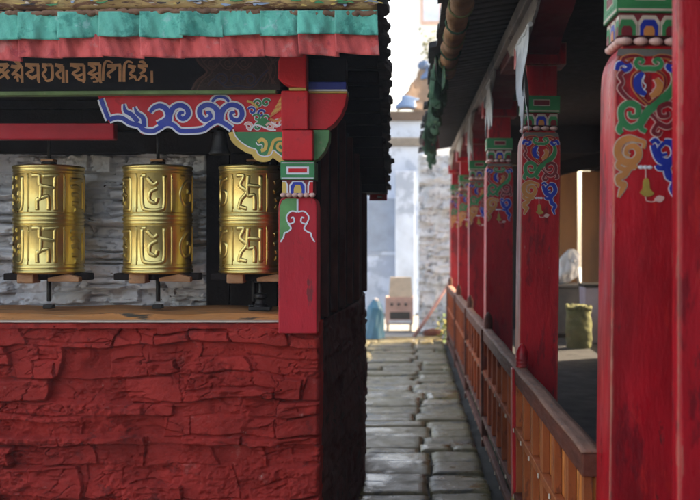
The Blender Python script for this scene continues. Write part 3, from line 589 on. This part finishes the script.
wheel(-1.7135, .26-.37*1.047, 'leftmost brass prayer wheel, in front of the whitest stretch of wall')
wheel(-1.196, .12-2.37*1.047, 'middle brass prayer wheel, standing clear between the other two')
w3 = wheel(-.742, .02-4.37*1.047, 'brass prayer wheel partly hidden behind the red corner post')
m_ = MB(); X0 = -.70
m_.tube([(X0, 4.55, 1.39), (X0, 4.55, 1.262)], .010, 10); m_.lathe([(.036, 0), (.036, .02), (.024, .03), (.022, .05), (.030, .056), (.030, .072), (.013, .078)], (X0, 4.55, 1.2555), 16)
m_.box(X0-.05, X0+.05, 4.51, 4.59, 1.2545, 1.27); m_.lathe([(.03, .126), (.03, .135)], (X0, 4.55, 1.2555), 16)
m_.build('pivot_stand', 'iron', w3, .002)

bell = thing('hanging_bell', px(220, 130, 4.4), 'dark iron bell hanging under the blue cloud board', 'bell')
c = px(220, 143, 4.4); m_ = MB(); k = 4.4/F
m_.lathe([(.004, 14*k), (3*k, 14*k), (6*k, 11*k), (7.5*k, 5*k), (8*k, -3*k), (9.5*k, -8*k), (11*k, -11*k), (10*k, -12*k), (8*k, -9*k), (6*k, 0), (.004, 6*k)], c, 32); m_.build('bell_body', 'iron', bell)
m_ = MB(); m_.tube([c+Vector((0, 0, 13*k)), c+Vector((.006, 0, 20*k)), c+Vector((0, 0, .18))], .005, 8); m_.build('hanging_wire', 'iron', bell)

# ------------------------------------------------------------------ right: the verandah building
ver = thing('verandah_house', (2.2, 7.5, 0), 'building with a long shaded verandah of painted red posts along the alley', 'house')
VE = 14.6
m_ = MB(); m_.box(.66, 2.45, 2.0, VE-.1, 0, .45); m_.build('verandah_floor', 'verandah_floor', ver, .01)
m_ = MB(); m_.box(2.45, 4.3, -18.0, 8.3, 0, 7.2); m_.box(2.45, 3.6, 8.3, 11.85, 2.55, 7.2); m_.box(2.45, 2.6, 8.3, 11.85, 0, .95); m_.box(2.45, 2.6, 8.3, 9.5, .95, 2.55); m_.box(2.45, 4.3, 11.85, 13.2, 0, 7.2); m_.build('wall', 'wood_dark', ver)  # storey above added to block sun, opening added to light the verandah; both unseen
m_ = MB(); m_.box(-9.5, 2.44, -22, -18.0, 0, 4.2); m_.prism([(-9.8, -17.6, 4.2), (-9.8, -20, 5.2), (-9.8, -22.4, 4.2)], (12.2, 0, 0)); m_.build('sky_blocking_wing', 'beam_brown', ver)  # unseen wing added behind the camera to cut low sky light
m_ = MB(); m_.box(.60, 2.45, 1.0, VE, 2.96, 3.0); m_.build('ceiling', 'wood_dark', ver)
rz = lambda x: 2.93+(x-.62)*.16
m_ = MB(); m_.prism([(.18, 1.0, rz(.18)), (2.5, 1.0, rz(2.5)), (2.5, 1.0, rz(2.5)+.07), (.18, 1.0, rz(.18)+.05)], (0, VE-1.0, 0))
rs = random.Random(3); y = 1.0
while y < VE:
    l_ = rs.uniform(.18, .4); x0 = .15+rs.uniform(-.03, .03)
    m_.prism([(x0, y, rz(x0)-.006), (.9, y, rz(.9)+.055), (.9, y, rz(.9)+.085), (x0, y, rz(x0)+.03)], (0, l_*1.04, 0)); y += l_
m_.build('roof', 'slate', ver)
y = 4.2; first = None
while y < VE-.1:
    if first is None:
        m_ = MB(); m_.box(.20, .70, -.022, .022, -.035, .03); first = m_.build('rafter', 'wood_dark', ver, .004, base=(0, 0, 0)); o = first
    else: o = first.copy(); COL.objects.link(o)
    o.location = Vector((0, y, rz(.45)-.04))-ORG[ver.name]; o.rotation_euler = (0, -math.atan(.16), rs.uniform(-.04, .04)); y += .135
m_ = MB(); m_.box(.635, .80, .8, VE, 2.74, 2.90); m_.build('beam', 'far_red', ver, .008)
m_ = MB(); m_.box(.590, .634, .8, VE, 2.795, 2.875); m_.build('beam_board', 'whitewash_and_bounce', ver, .006)

# painted post, drawn in the pixels of the nearest one
sc = 2.87/F; PX0 = 646.0
def pl_(x, y, h):
    z = CZ-(y-VY)*sc
    return ((x-PX0)*sc, -np.interp(z, [0, 2.03, 2.08, 2.11, 2.135, 2.15], [.104, .104, .102, .096, .084, .074])-.0004-h, z)
PT = ['post_red', 'pale', 'blue', 'green', 'orange', 'maroon', 'pink', 'olive_gold', 'white', 'grey_wood']
def post_painting():
    global mb
    mb = MB(); ov = []
    def st(p, wd, c, o=1, ow=2.0, n=6):
        wd = [k_*1.22 for k_ in wd] if isinstance(wd, (list, tuple)) else wd*1.22
        wo = [k_+ow for k_ in wd] if isinstance(wd, (list, tuple)) else wd+ow
        mb.ribbon(p, wo, pl_, .0012, o, n); ov.append((p, wd, c))
    mb.fill([(616, 54), (676, 54), (679, 62), (613, 62)], pl_, .0006, 9); mb.fill([(630, 54), (662, 54), (655, 74), (637, 74)], pl_, .0009, 3)
    mir = lambda p: [(2*645-a, b) for a, b in p]
    for f_, cb in ((lambda p: p, 2), (mir, 2)):
        st(f_([(645, 75), (637, 75), (632, 70), (635, 65), (639.5, 67), (637, 70)]), [4, 4, 3, 3, 2.4, 1.5], 3)
        st(f_([(640, 64), (633, 62), (624, 63), (619, 66), (623, 69.5), (627, 67)]), [1.5, 2.4, 2.6, 2.4, 2, 1.4], 5, 4)
        st(f_([(613, 77), (615, 71), (621, 69.5), (626, 73), (622, 77), (618, 75)]), [3, 4, 4, 4, 3.4, 2], cb, 8)
    st([(621, 77), (616, 82), (619, 89), (616, 95), (623, 104), (633, 111), (646, 119), (654, 128)], [3, 4, 2.4, 3.6, 3, 3, 3, 2], 5, 6)
    st([(667, 74), (671, 86), (667, 98), (656, 108), (645, 117), (637, 130)], [3, 5, 7, 8, 7, 6], 3)
    st([(637, 77), (630, 82), (629, 92), (635, 102), (645, 111)], 1.6, 5, 4, 1.8); st([(653, 77), (660, 82), (661, 92), (655, 102), (645, 111)], 1.6, 5, 4, 1.8)
    st([(639, 79), (633.5, 87), (635, 96), (642, 101)], [3, 6.5, 6.5, 3], 2, 8, 2); mb.ribbon([(641, 82), (639, 88), (642, 92), (640, 97)], 1, pl_, .003, 8)
    st([(652, 85), (656, 92), (653, 99), (647, 103)], [3, 6, 6, 3], 4, 6, 2); mb.ribbon([(649, 86), (652, 92), (648, 97)], 1, pl_, .003, 6)
    # green and maroon curls
    st([(637, 130), (627, 134), (619, 127), (618, 116), (625, 110), (634, 113), (634, 122), (627, 123), (626, 118)], [5, 5, 5, 5, 5, 5, 4, 3, 2], 3)
    st([(637, 128), (638, 135), (643, 138)], [4, 4, 3], 3); st([(619, 128), (616, 136), (619, 140)], [4, 5, 3], 3)
    st([(654, 129), (664, 133), (672, 126), (672, 115), (665, 110), (656, 114), (657, 122), (664, 122), (664, 118)], [4, 4, 4.5, 4.5, 4, 4, 3.4, 3, 2], 5, 6)
    st([(654, 130), (650, 138), (655, 141), (658, 137)], [3, 3.4, 3, 2], 5, 6); st([(672, 127), (676, 135), (671, 138)], [3, 4, 2], 5, 6)
    # orange and blue curls with flame tails
    st([(636, 147), (626, 145), (617, 150), (615, 160), (621, 168), (631, 168), (636, 160), (632, 153), (625, 154), (623, 160), (627, 162)], [3, 5, 6, 6, 6, 6, 5, 4.4, 4, 3, 2], 4)
    st([(636, 147), (641, 149), (640, 155)], [3, 3, 2], 4); st([(619, 166), (615, 172), (622, 176), (631, 173), (634, 175)], [4, 4, 4, 4, 2], 4)
    st([(626, 174), (622, 181), (616, 184), (617, 190), (622, 191), (619, 197), (616, 204)], [5, 5, 5, 5, 4, 4, 1], 4)
    st([(650, 151), (652, 158), (657, 166), (666, 168), (672, 160), (669, 150), (661, 148)], [4, 5, 6, 6, 6, 6, 4], 2, 8)
    st([(661, 149), (656, 155), (658, 161), (664, 160)], [3, 3, 3, 2], 2, 8); st([(648, 149), (652, 146), (656, 150)], [3, 3, 3], 2, 8)
    st([(668, 165), (664, 173), (656, 174), (654, 171)], [5, 5, 4, 3], 2, 8); st([(664, 173), (666, 182), (672, 187), (669, 195), (672, 203)], [5, 6, 5, 4, 1], 2, 8)
    for p, wd, c_ in ov: mb.ribbon(p, wd, pl_, .0024, c_, 6)
    # white buds, cord, bell and pink bud below
    for cx in (638, 642.5, 647): mb.ell(pl_(cx, 173.5, .001), (3*sc, .002, 2*sc), 8)
    mb.ribbon([(643, 175), (643, 184)], .9, pl_, .002, 6)
    mb.fill([(637.5, 199), (640, 195), (640.5, 187), (643.5, 184), (646.5, 187), (647.5, 195), (651.5, 200), (644, 203)], pl_, .0035, 7, 4)
    mb.ribbon([(643, 203), (644.5, 207), (650, 208), (655, 206)], 1, pl_, .002, 6); mb.fill([(652, 206), (656, 201.5), (662, 203.5), (658, 208.5)], pl_, .003, 6, 4)
    return mb
def make_post(full=True):
    b_ = MB(); hw = .104; sh = 2.15
    rings = [(0.0, hw), (1.2, hw), (2.03, hw), (2.08, hw-.002), (2.11, hw-.008), (2.135, hw-.020), (sh, hw-.030)]
    vs = [(sx*r_, sy*r_, z) for z, r_ in rings for sx, sy in ((-1, -1), (1, -1), (1, 1), (-1, 1))]
    b_.add(vs, [(i*4+k_, i*4+(k_+1) % 4, i*4+4+(k_+1) % 4, i*4+4+k_) for i in range(len(rings)-1) for k_ in range(4)]+[(0, 3, 2, 1), (24, 25, 26, 27)])
    b_.box(-.085, .085, -.085, .085, 2.33, 2.50); b_.box(-.13, .13, -.10, .10, 2.50, 2.62); b_.box(-.095, .095, -.095, .095, 2.62, 2.74)
    p = b_.build('post', 'post_red', ver, .005, base=(0, 0, 0))
    post_painting().build('scroll_painting', PT, p, base=(0, 0, 0))
    b_ = MB(); b_.box(-.098, .098, -.098, .098, 2.243, 2.332); b_.box(-.088, .088, -.088, .088, 2.175, 2.242, 1)
    fa = lambda u, v, h: (u, -.098-h, v); fb_ = lambda u, v, h: (u, -.088-h, v); fs_ = lambda u, v, h: (-.098-h, -u, v); ft_ = lambda u, v, h: (-.088-h, -u, v)
    for f1, f2 in ((fa, fb_), (fs_, ft_)):
        rect(b_, -.094, 2.247, .094, 2.254, f1, .001, 2); rect(b_, -.07, 2.265, .07, 2.322, f1, .001, 3); rect(b_, -.045, 2.278, .045, 2.312, f1, .0015, 2); rect(b_, -.041, 2.282, .041, 2.308, f1, .0022, 1)
        for cx, cols in ((-.066, (2, 3, 1)), (0, (2, 4, 5)), (.066, (2, 3, 1))):
            for q, kk in enumerate((.034, .027, .016)):
                ar = [(cx-kk, 2.176), (cx-kk, 2.176+kk*1.1), (cx-kk*.6, 2.176+kk*1.75), (cx+kk*.6, 2.176+kk*1.75), (cx+kk, 2.176+kk*1.1), (cx+kk, 2.176)]
                ar = [(max(-.087, min(.087, a)), b) for a, b in ar]; b_.fill(ar, f2, .001+.001*q, cols[q])
    b_.build('capital', ['green', 'maroon', 'pale', 'green', 'blue', 'orange'], p, base=(0, 0, 0))
    b_ = MB()
    for k_ in range(4): b_.ell((-.069+.046*k_, -.082, 2.160), (.0225, .017, .012)); b_.ell((-.082, -.069+.046*k_, 2.160), (.017, .0225, .012))
    b_.build('bead_row', 'pink', p, base=(0, 0, 0))
    # long bow bracket along the beam, alley side painted pale for bounced ground light
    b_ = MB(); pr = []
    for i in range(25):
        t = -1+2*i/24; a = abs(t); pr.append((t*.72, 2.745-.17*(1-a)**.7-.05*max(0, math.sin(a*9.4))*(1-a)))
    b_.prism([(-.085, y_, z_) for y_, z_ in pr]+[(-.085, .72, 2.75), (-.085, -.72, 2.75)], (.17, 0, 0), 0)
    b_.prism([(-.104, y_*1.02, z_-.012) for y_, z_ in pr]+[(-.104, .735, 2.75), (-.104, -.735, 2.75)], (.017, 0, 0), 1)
    b_.build('bow_bracket', ['far_red', 'whitewash_and_bounce'], p, base=(0, 0, 0), bevel=.003)
    return p
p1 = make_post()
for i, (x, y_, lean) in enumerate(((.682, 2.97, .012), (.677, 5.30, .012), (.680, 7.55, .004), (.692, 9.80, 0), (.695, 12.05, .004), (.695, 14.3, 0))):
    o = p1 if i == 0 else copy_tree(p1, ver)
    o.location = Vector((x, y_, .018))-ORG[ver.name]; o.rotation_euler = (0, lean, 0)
m_ = MB(); m_.box(.694, .93, 2.52, 2.585, 0, 2.74); m_.build('plain_board', 'post_red', ver, .012)

# verandah end: timber frame with a bright gap, lit from an added unseen opening
m_ = MB(); m_.box(1.72, 2.07, 12.0, 12.08, .45, 2.4); m_.build('orange_door_board', 'orange_wood', ver, .01)
m_ = MB(); m_.box(2.13, 2.44, 12.0, 12.08, .45, 2.4); m_.build('orange_door_board', 'orange_wood', ver, .01)
m_ = MB(); m_.box(1.12, 1.70, 12.02, 12.1, .45, 2.96); m_.box(1.70, 2.45, 12.0, 12.1, 2.41, 2.96); m_.build('end_wall', 'wood_dark', ver)
m_ = MB(); m_.prism([(.9, 8.0, 2.02), (.9, 8.0, 2.14), (2.44, 8.6, 2.52), (2.44, 8.6, 2.40)], (0, .12, 0)); m_.build('brace', 'beam_brown', ver, .008)
m_ = MB(); m_.box(.83, 2.45, 9.6, 9.75, 2.30, 2.42); m_.build('cross_beam', 'beam_brown', ver, .008)

# railing
RX = .572; NW = [5.06, 7.25, 9.45, 11.7, 14.1]
rail = thing('verandah_railing', (RX, 8.5, 0), 'low panelled timber railing in orange and dark red along the verandah', 'railing')
m_ = MB(); m_.grid(lambda u, v: (RX-.032+.066*v, 3.06+11.2*u, .870+.003*math.sin(u*70)), 90, 3); m_.build('handrail', 'rail_top', rail, solid=.008)
m_ = MB(); m_.box(RX-.030, RX+.032, 3.06, 14.26, .790, .8655); m_.build('handrail_beam', 'rail_dark', rail, .006)
edges = [3.06]+NW
for i in range(len(NW)):
    a, b = edges[i]+.03, edges[i+1]-.03; n_ = 6; st_ = (b-a)/n_
    m_ = MB(); m_.box(RX+.008, RX+.022, a, b, .22, .80); m_.build('upper_panel', 'panel_orange' if i == 0 else 'panel_red', rail)
    m_ = MB(); m_.box(RX+.004, RX+.024, a, b, .05, .205); m_.build('lower_panel', 'panel_green', rail)
    m_ = MB(); m_.box(RX-.030, RX+.006, a, b, .535, .572); m_.build('middle_rail', 'stile' if i == 0 else 'panel_red', rail, .004)
    m_ = MB(); m_.box(RX-.034, RX+.006, a, b, .195, .232); m_.box(RX-.030, RX+.006, a, b, .04, .085); m_.build('lower_rail', 'rail_dark', rail, .004)
    for k in range(n_+1):
        y_ = a+st_*k; m_ = MB()
        for q in (-.022, .022) if 0 < k < n_ else (0,): m_.box(RX-.024, RX+.007, y_+q-.014, y_+q+.014, .233, .534); m_.box(RX-.024, RX+.007, y_+q-.014, y_+q+.014, .573, .789)
        m_.build('stile', 'stile' if i == 0 else 'panel_red', rail, .003)
        for zz in (.554, .214, .062) if i < 3 else ():
            m_ = MB(); m_.prism([(RX-.033, y_-.011, zz-.011), (RX-.033, y_+.011, zz-.011), (RX-.033, y_+.004, zz+.009), (RX-.033, y_-.004, zz+.009)], (-.007, 0, 0))
            m_.build('joint_glint', 'joint_glint', rail, .002)  # pale chips shaped as light catching the rail joints
    m_ = MB(); yn = edges[i+1]; m_.box(RX-.045, RX+.03, yn-.028, yn+.028, .205, .872); m_.lathe([(.030, .872), (.034, .882), (.030, .890), (.034, .900), (.030, .908), (.034, .918), (.030, .928), (.032, .945), (.022, .975), (.006, 1.0)], (RX+.012, yn, 0), 12)
    nw = m_.build('newel', 'rail_dark' if i else 'post_red', rail, .004)
    m_ = MB(); m_.box(RX-.042, RX+.03, yn-.024, yn+.024, .0, .204); m_.build('newel_foot', 'yellow_wood' if i == 0 else 'rail_dark', nw, .004)

rail.location.z = .03; rail.rotation_euler = (-.0036, 0, 0)
# things on the verandah
def sack(x, y_, z, r_, h_):
    t = thing('jute_sack', (x, y_, z), 'full olive jute sack standing upright on the verandah floor', 'sack'); m_ = MB()
    def fn(u, v):
        a = 2*math.pi*u; rr = r_*(.90+.07*math.sin(math.pi*min(1, v*1.3))+.05*v+.045*math.sin(a*3+v*7)*math.sin(v*9+a)+.02*math.sin(a*9+v*15)+.015*math.sin(v*37+a*2)); 
        return (x+rr*math.cos(a), y_+rr*.8*math.sin(a), z+h_*v+.02*math.sin(a*3)*v)
    m_.grid(fn, 40, 24); m_.build('bag', 'jute', t)
    m_ = MB(); 
    for k_ in range(26): a = 2*math.pi*k_/26; m_.tube([(x+r_*.86*math.cos(a), y_+r_*.68*math.sin(a), z+h_-.03), (x+r_*.9*math.cos(a+.1), y_+r_*.72*math.sin(a+.1), z+h_+.0+.03*random.random())], .016, 6)
    m_.ell((x, y_, z+h_-.02), (r_*.86, r_*.7, .05)); m_.build('folded_rim', 'jute', t)
sack(1.735, 10.0, .45, .135, .42)
t = thing('cabinet', (1.72, 11.2, .45), 'pale grey low cabinet behind the sack on the verandah', 'cabinet')
m_ = MB(); m_.box(1.58, 1.93, 10.95, 11.4, .50, 1.02); m_.build('body', 'grey_wood', t, .01); m_ = MB(); m_.box(1.56, 1.95, 10.92, 11.42, 1.02, 1.05); m_.build('top', 'grey_wood', t, .006)
for k in (1.60, 1.91): m_ = MB(); m_.box(k-.02, k+.02, 10.97, 11.01, .45, .499); m_.build('leg', 'grey_wood', t)
t = thing('wash_basin_stand', (1.98, 10.55, .45), 'lavender painted box stand right of the jute sack', 'stand')
m_ = MB(); m_.prism([(1.88, 10.4, .45), (2.12, 10.4, .45), (2.14, 10.4, 1.05), (1.87, 10.4, 1.05)], (0, .35, 0)); m_.build('body', 'lavender', t, .012)
m_ = MB(); m_.box(1.86, 2.15, 10.38, 10.76, 1.052, 1.085); m_.build('rim', 'iron', t, .006)
t = thing('cloth_bundle', (1.78, 11.1, 1.05), 'white cloth bundle heaped on the pale grey cabinet', 'bundle'); m_ = MB()
def bun(u, v):
    a = 2*math.pi*u; ph = math.pi*v; k_ = 1+.16*math.sin(a*3+ph*4)+.1*math.sin(a*7-ph*5); lean = .06*math.cos(ph)
    return (1.79+lean+.13*k_*math.sin(ph)**.8*math.cos(a), 11.12+.12*k_*math.sin(ph)*math.sin(a), 1.052+.15+.15*math.cos(ph)+.10*max(0, math.cos(ph))**2)
m_.grid(bun, 40, 24); m_.build('wrapped_cloth', 'cloth_white', t)
m_ = MB(); m_.tube([(1.84+.02*k_, 11.0+.03*k_, 1.33-.012*k_*k_) for k_ in range(6)], [.02, .025, .02, .022, .018, .012], 8); m_.build('tied_end', 'cloth_white', t)

# white scarves caught on the beam
def scarf(y_, x, z, wd, ln, seed, lab):
    rn = random.Random(seed); m_ = MB(); nst = 7; t = thing('scarf', (x, y_, z), lab, 'scarf', 'pale scarves tied to the beam')
    def fn(u, v):
        l2 = ln*(.55+.45*math.sin(u*3.1+.4))*(1+.22*math.sin(u*23+seed)+.16*math.sin(u*57+seed*2)+.12*math.sin(u*91)); 
        return (x+.025*math.sin(u*9+v*3+seed)*v-.01, y_+wd*(u-.5)*(1-.35*v), z-l2*v-.02*math.sin(u*6))
    m_.grid(fn, 40, 16); m_.build('hanging_cloth', 'cloth_white', t, solid=.003)
    m_ = MB(); m_.tube([(x-.005, y_-wd*.55+wd*1.1*k_/8, z+.005*math.sin(k_*2)) for k_ in range(9)], .012, 8); m_.build('tied_edge', 'cloth_white', t)
scarf(4.98, .585, 2.62, .55, .36, 2, 'frayed pale scarf hanging beside the capital of the second post')
scarf(7.15, .585, 2.72, .4, .30, 5, 'dull pale scarf hanging from the beam by the third post')
scarf(9.3, .585, 2.74, .4, .34, 9, 'small pale scarf far down the beam near the fourth post')

# rolled blind and green garland along the eave
t = thing('rolled_blind', (.26, 5.8, 2.8), 'rolled tan bamboo blind tied under the right hand eave', 'blind')
m_ = MB(); pts = []; rr = []; rn = random.Random(4)
for k in range(120): y_ = 4.4+2.75*k/119; pts.append((.262+.008*math.sin(k*.3), y_, 2.79-.012*math.sin(k*.13))); rr.append(.050+(.009 if k % 3 == 0 else 0)+rn.uniform(-.004, .004))
m_.tube(pts, rr, 14); m_.build('roll', 'blind', t)
for k in range(7): y_ = 4.6+k*.4; m_ = MB(); m_.tube([(.262+.063*math.cos(a*math.pi/6), y_, 2.785+.063*math.sin(a*math.pi/6)) for a in range(13)], .006, 6); m_.build('tie', 'jute' if k % 2 else 'garland', t)
t = thing('cloth_garland', (.24, 9, 2.8), 'dark green cloth garland with red scraps hanging along the far eave', 'garland'); rn = random.Random(6)
m_ = MB(); m2 = MB()
for k in range(150):
    f_ = k/149; y_ = 6.6+5.0*f_; x = .205+.02*f_+rn.uniform(-.03, .03); z = 2.84-.02*f_; ln = rn.uniform(.10, .30)*(1+.5*f_); ww = rn.uniform(.05, .10); tgt = m2 if rn.random() < .12 else m_
    ph = rn.uniform(0, 6); tx = rn.uniform(-.03, .03)
    tgt.grid(lambda u, v: (x+tx*v+.018*math.sin(u*4+ph+v*3)*v+ww*.6*(u-.5)*math.sin(ph), y_+ww*(u-.5), z-ln*v*(1-.25*abs(u-.5))-rn.random()*.004), 5, 6)
m_.build('green_cloth', 'garland', t, solid=.002); m2.build('red_scraps', 'far_red', t, solid=.002)
m_ = MB(); m_.tube([(.21+.02*k/20, 6.5+5.2*k/20, 2.845-.02*k/20) for k in range(21)], .008, 6); m_.build('cord', 'wood_dark', t)

# ------------------------------------------------------------------ beyond the alley
relief_t = thing('rubble_wall', (.7, 16.2, 0), 'pale dry stone wall standing just past the verandah end', 'wall')
relief('stonework', (.14, 16.2, 0), (1, 0, 0), (0, 0, 1), (0, -1, 0), 2.6, 2.95, .022, 77, 'rubble', relief_t, depth=.5, amp=1.8, hmin=.09, hmax=.26, lmin=.15, lmax=.5, warp=.05)
bh = thing('plastered_house', (-1.6, 20.3, 0), 'white plastered house, tinted blue for shade, at the far end of the alley', 'house')
m_ = MB(); m_.box(-4.6, .32, 20, 24, 0, 3.45); m_.build('wall', 'plaster', bh, .02)
m_ = MB(); m_.box(-4.7, .42, 19.9, 24.1, 3.451, 3.62); m_.build('cornice', 'grey_wood', bh, .02)
m_ = MB(); m_.box(-4.65, .38, 19.94, 24.05, 3.62, 3.86); m_.build('parapet', 'plaster', bh, .02)
for xw in (-2.6, -.55): 
    m_ = MB(); m_.box(xw-.4, xw+.4, 19.97, 20.1, 1.2, 2.45); f_ = m_.build('window', 'plaster', bh, .01)
    m_ = MB(); m_.box(xw-.32, xw+.32, 19.955, 19.968, 1.28, 2.37); m_.build('pane', 'pane_blue', f_)
m_ = MB(); m_.box(-.30, .10, 19.5, 20, 0, 2.9); m_.build('pilaster', 'plaster', bh, .02)
ts = thing('tarpaulin_shed', (.2, 17.6, 3.4), 'lean-to roof patched with brown and blue tarpaulin above the far end', 'shed')
m_ = MB(); m_.prism([(-1.0, 17.6, 3.70), (1.2, 17.6, 3.70), (1.2, 17.6, 3.86), (-1.0, 17.6, 3.86)], (0, .2, 0)); m_.build('edge_beam', 'beam_brown', ts, .01)
m_ = MB(); m_.box(-.40, 1.2, 17.7, 17.8, 3.40, 3.69); m_.build('wall_band', 'plaster', ts)
m_ = MB(); m_.grid(lambda u, v: (-.24+.45*v+(1.45-.45*v)*u+.02*math.sin(v*19), 17.62+.9*v, 3.87+.95*v+.03*math.sin(u*14+v*5)), 24, 18); m_.build('roof_sheet', 'tarp_brown', ts, solid=.03)
m_ = MB()
for cu, cv, w1, h1 in ((.10, .12, .22, .25), (.22, .8, .2, .22), (.5, .5, .2, .2)):
    m_ = MB(); m_.grid(lambda u, v: ((lambda U, V: (-.24+.45*V+(1.45-.45*V)*U, 17.595+.9*V, 3.905+.95*V+.03*math.sin(U*14+V*5)))(cu+w1*(u-.5)*(1+.2*math.sin(v*7)), cv+h1*(v-.5))), 8, 8)
    m_.build('blue_patch', 'tarp_blue', ts, solid=.02)
m_ = MB(); m_.ell((.27, 18.5, 4.84), (.13, .12, .10)); m_.build('rolled_tarpaulin', 'tarp_blue', ts)
for xq in (-.95, 1.1): m_ = MB(); m_.tube([(xq, 17.85, 0), (xq+.02, 17.85, 3.70)], .06, 10); m_.build('prop', 'beam_brown', ts)
fh = thing('cream_house', (.6, 30, 0), 'tall cream house seen far off through the gap between the roofs', 'house')
m_ = MB(); m_.box(.1, 5, 29, 34, 0, 10.5); m_.build('wall', 'cream', fh, .03)
for q in range(3):
    m_ = MB(); m_.box(.32, .95, 28.95, 29.05, 2.5+q*2.7, 4.0+q*2.7); f_ = m_.build('window', 'crate_pink', fh, .01); m_ = MB(); m_.box(.4, .87, 28.93, 28.949, 2.6+q*2.7, 3.9+q*2.7); m_.build('pane', 'plaster', f_)
def plant(name, c, n, r_, lab, cat, mats, size, stem):
    t = thing(name, c, lab, cat); rn = random.Random(n); m_ = MB()
    for k in range(n):
        p = Vector((rn.gauss(0, r_[0]), rn.gauss(0, r_[1]), abs(rn.gauss(r_[2], r_[2]*.5))))+Vector(c); q = Matrix.Rotation(rn.uniform(0, 6.28), 3, 'Z') @ Matrix.Rotation(rn.uniform(-1, 1), 3, 'X'); s_ = size*rn.uniform(.6, 1.4)
        m_.add([p+q @ Vector(v)*s_ for v in ((0, 0, 0), (.3, .5, .06), (0, 1.1, -.05), (-.3, .5, .06))], [(0, 1, 2, 3)], 1 if rn.random() < .35 else 0)
    m_.build('foliage', mats, t); m_ = MB()
    for k in range(stem): a = Vector(c); b = a+Vector((rn.gauss(0, r_[0]), rn.gauss(0, r_[1]), r_[2]*1.5)); m_.tube([a, a.lerp(b, .5)+Vector((.02, 0, .03)), b], [.012, .009, .004], 6)
    m_.build('stem', 'beam_brown', t)
plant('potted_shrub', (.36, 18.6, 4.72), 160, (.10, .12, .42), 'yellow green shrub growing on top of the tarpaulin roof', 'shrub', ['leaf', 'leaf_dry'], .075, 5)
plant('weed_tuft', (.58, 15.1, .0), 220, (.09, .30, .17), 'green weeds at the foot of the last verandah post', 'weeds', ['leaf', 'leaf_dry'], .07, 8)

t = thing('blue_sack', (-.55, 14.9, 0), 'bright blue plastic sack standing by the left side of the path', 'sack'); m_ = MB()
def bs(u, v):
    a = 2*math.pi*u; rr = .15*(1-.25*v)*(1+.08*math.sin(a*4+v*5)+.05*math.sin(a*9-v*9)) if v < .82 else .11*(1-(v-.82)*3.2)*(1+.1*math.sin(a*5))
    return (-.55+rr*math.cos(a)+.02*v, 14.9+rr*math.sin(a), .04+.58*v+.02*math.sin(a*2)*v)
m_.grid(bs, 36, 26); m_.build('bag', 'blue_plastic', t); m_ = MB(); m_.ell((-.53, 14.9, .62), (.05, .05, .035)); m_.build('tied_neck', 'cloth_white', t)
t = thing('old_cabinet', (-.15, 16.6, 0), 'old beige wooden cabinet with three knobs and a dark open slot', 'cabinet')
m_ = MB(); m_.box(-.42, .05, 16.5, 16.9, .10, .56); m_.build('body', 'crate_pink', t, .012)
m_ = MB(); m_.prism([(-.36, 16.52, .562), (.04, 16.52, .562), (.02, 16.62, .90), (-.34, 16.62, .90)], (0, .03, 0)); m_.build('back_panel', 'crate', t, .01)
m_ = MB(); m_.box(-.34, .0, 16.485, 16.499, .19, .31); m_.build('slot', 'iron', t, .004); m_ = MB(); m_.box(-.36, .02, 16.47, 16.498, .12, .172); m_.build('drawer', 'cloth_white', t, .006)
for k in range(3): m_ = MB(); m_.ell((-.31+k*.12, 16.49, .44), (.025, .02, .025)); m_.build('knob', 'iron', t)
for k in (-.38, .01): m_ = MB(); m_.box(k-.02, k+.02, 16.52, 16.88, -.02, .099); m_.build('leg', 'crate', t)
m_ = MB(); m_.tube([(.06, 15.25, .02), (.35, 15.4, .42), (.64, 15.55, .86)], [.03, .028, .026], 10); o = m_.build('leaning_pole', 'pole_pink'); tag(o, 'reddish pole leaning across the foot of the rubble wall', 'pole')
m_ = MB(); m_.tube([(.22, 15.15, .07), (.36, 15.2, .085), (.50, 15.3, .07)], [.06, .075, .05], 10); o = m_.build('short_log', 'rail_dark'); tag(o, 'short dark log lying on the ground under the leaning pole', 'log')

# ------------------------------------------------------------------ smoky air
m_ = MB(); m_.box(-46, 46, -41, 51, -1.1, 11.2); hz = m_.build('haze', []); tag(hz, None, None, kind='stuff')
hm = bpy.data.materials.new('haze_air'); hm.use_nodes = True; n_ = hm.node_tree.nodes; n_.remove(n_['Principled BSDF'])
pv = n_.new('ShaderNodeVolumePrincipled'); pv.inputs['Color'].default_value = (.95, .97, 1, 1); pv.inputs['Density'].default_value = .004; pv.inputs['Anisotropy'].default_value = .35
hm.node_tree.links.new(pv.outputs[0], n_['Material Output'].inputs['Volume']); hz.data.materials.append(hm)
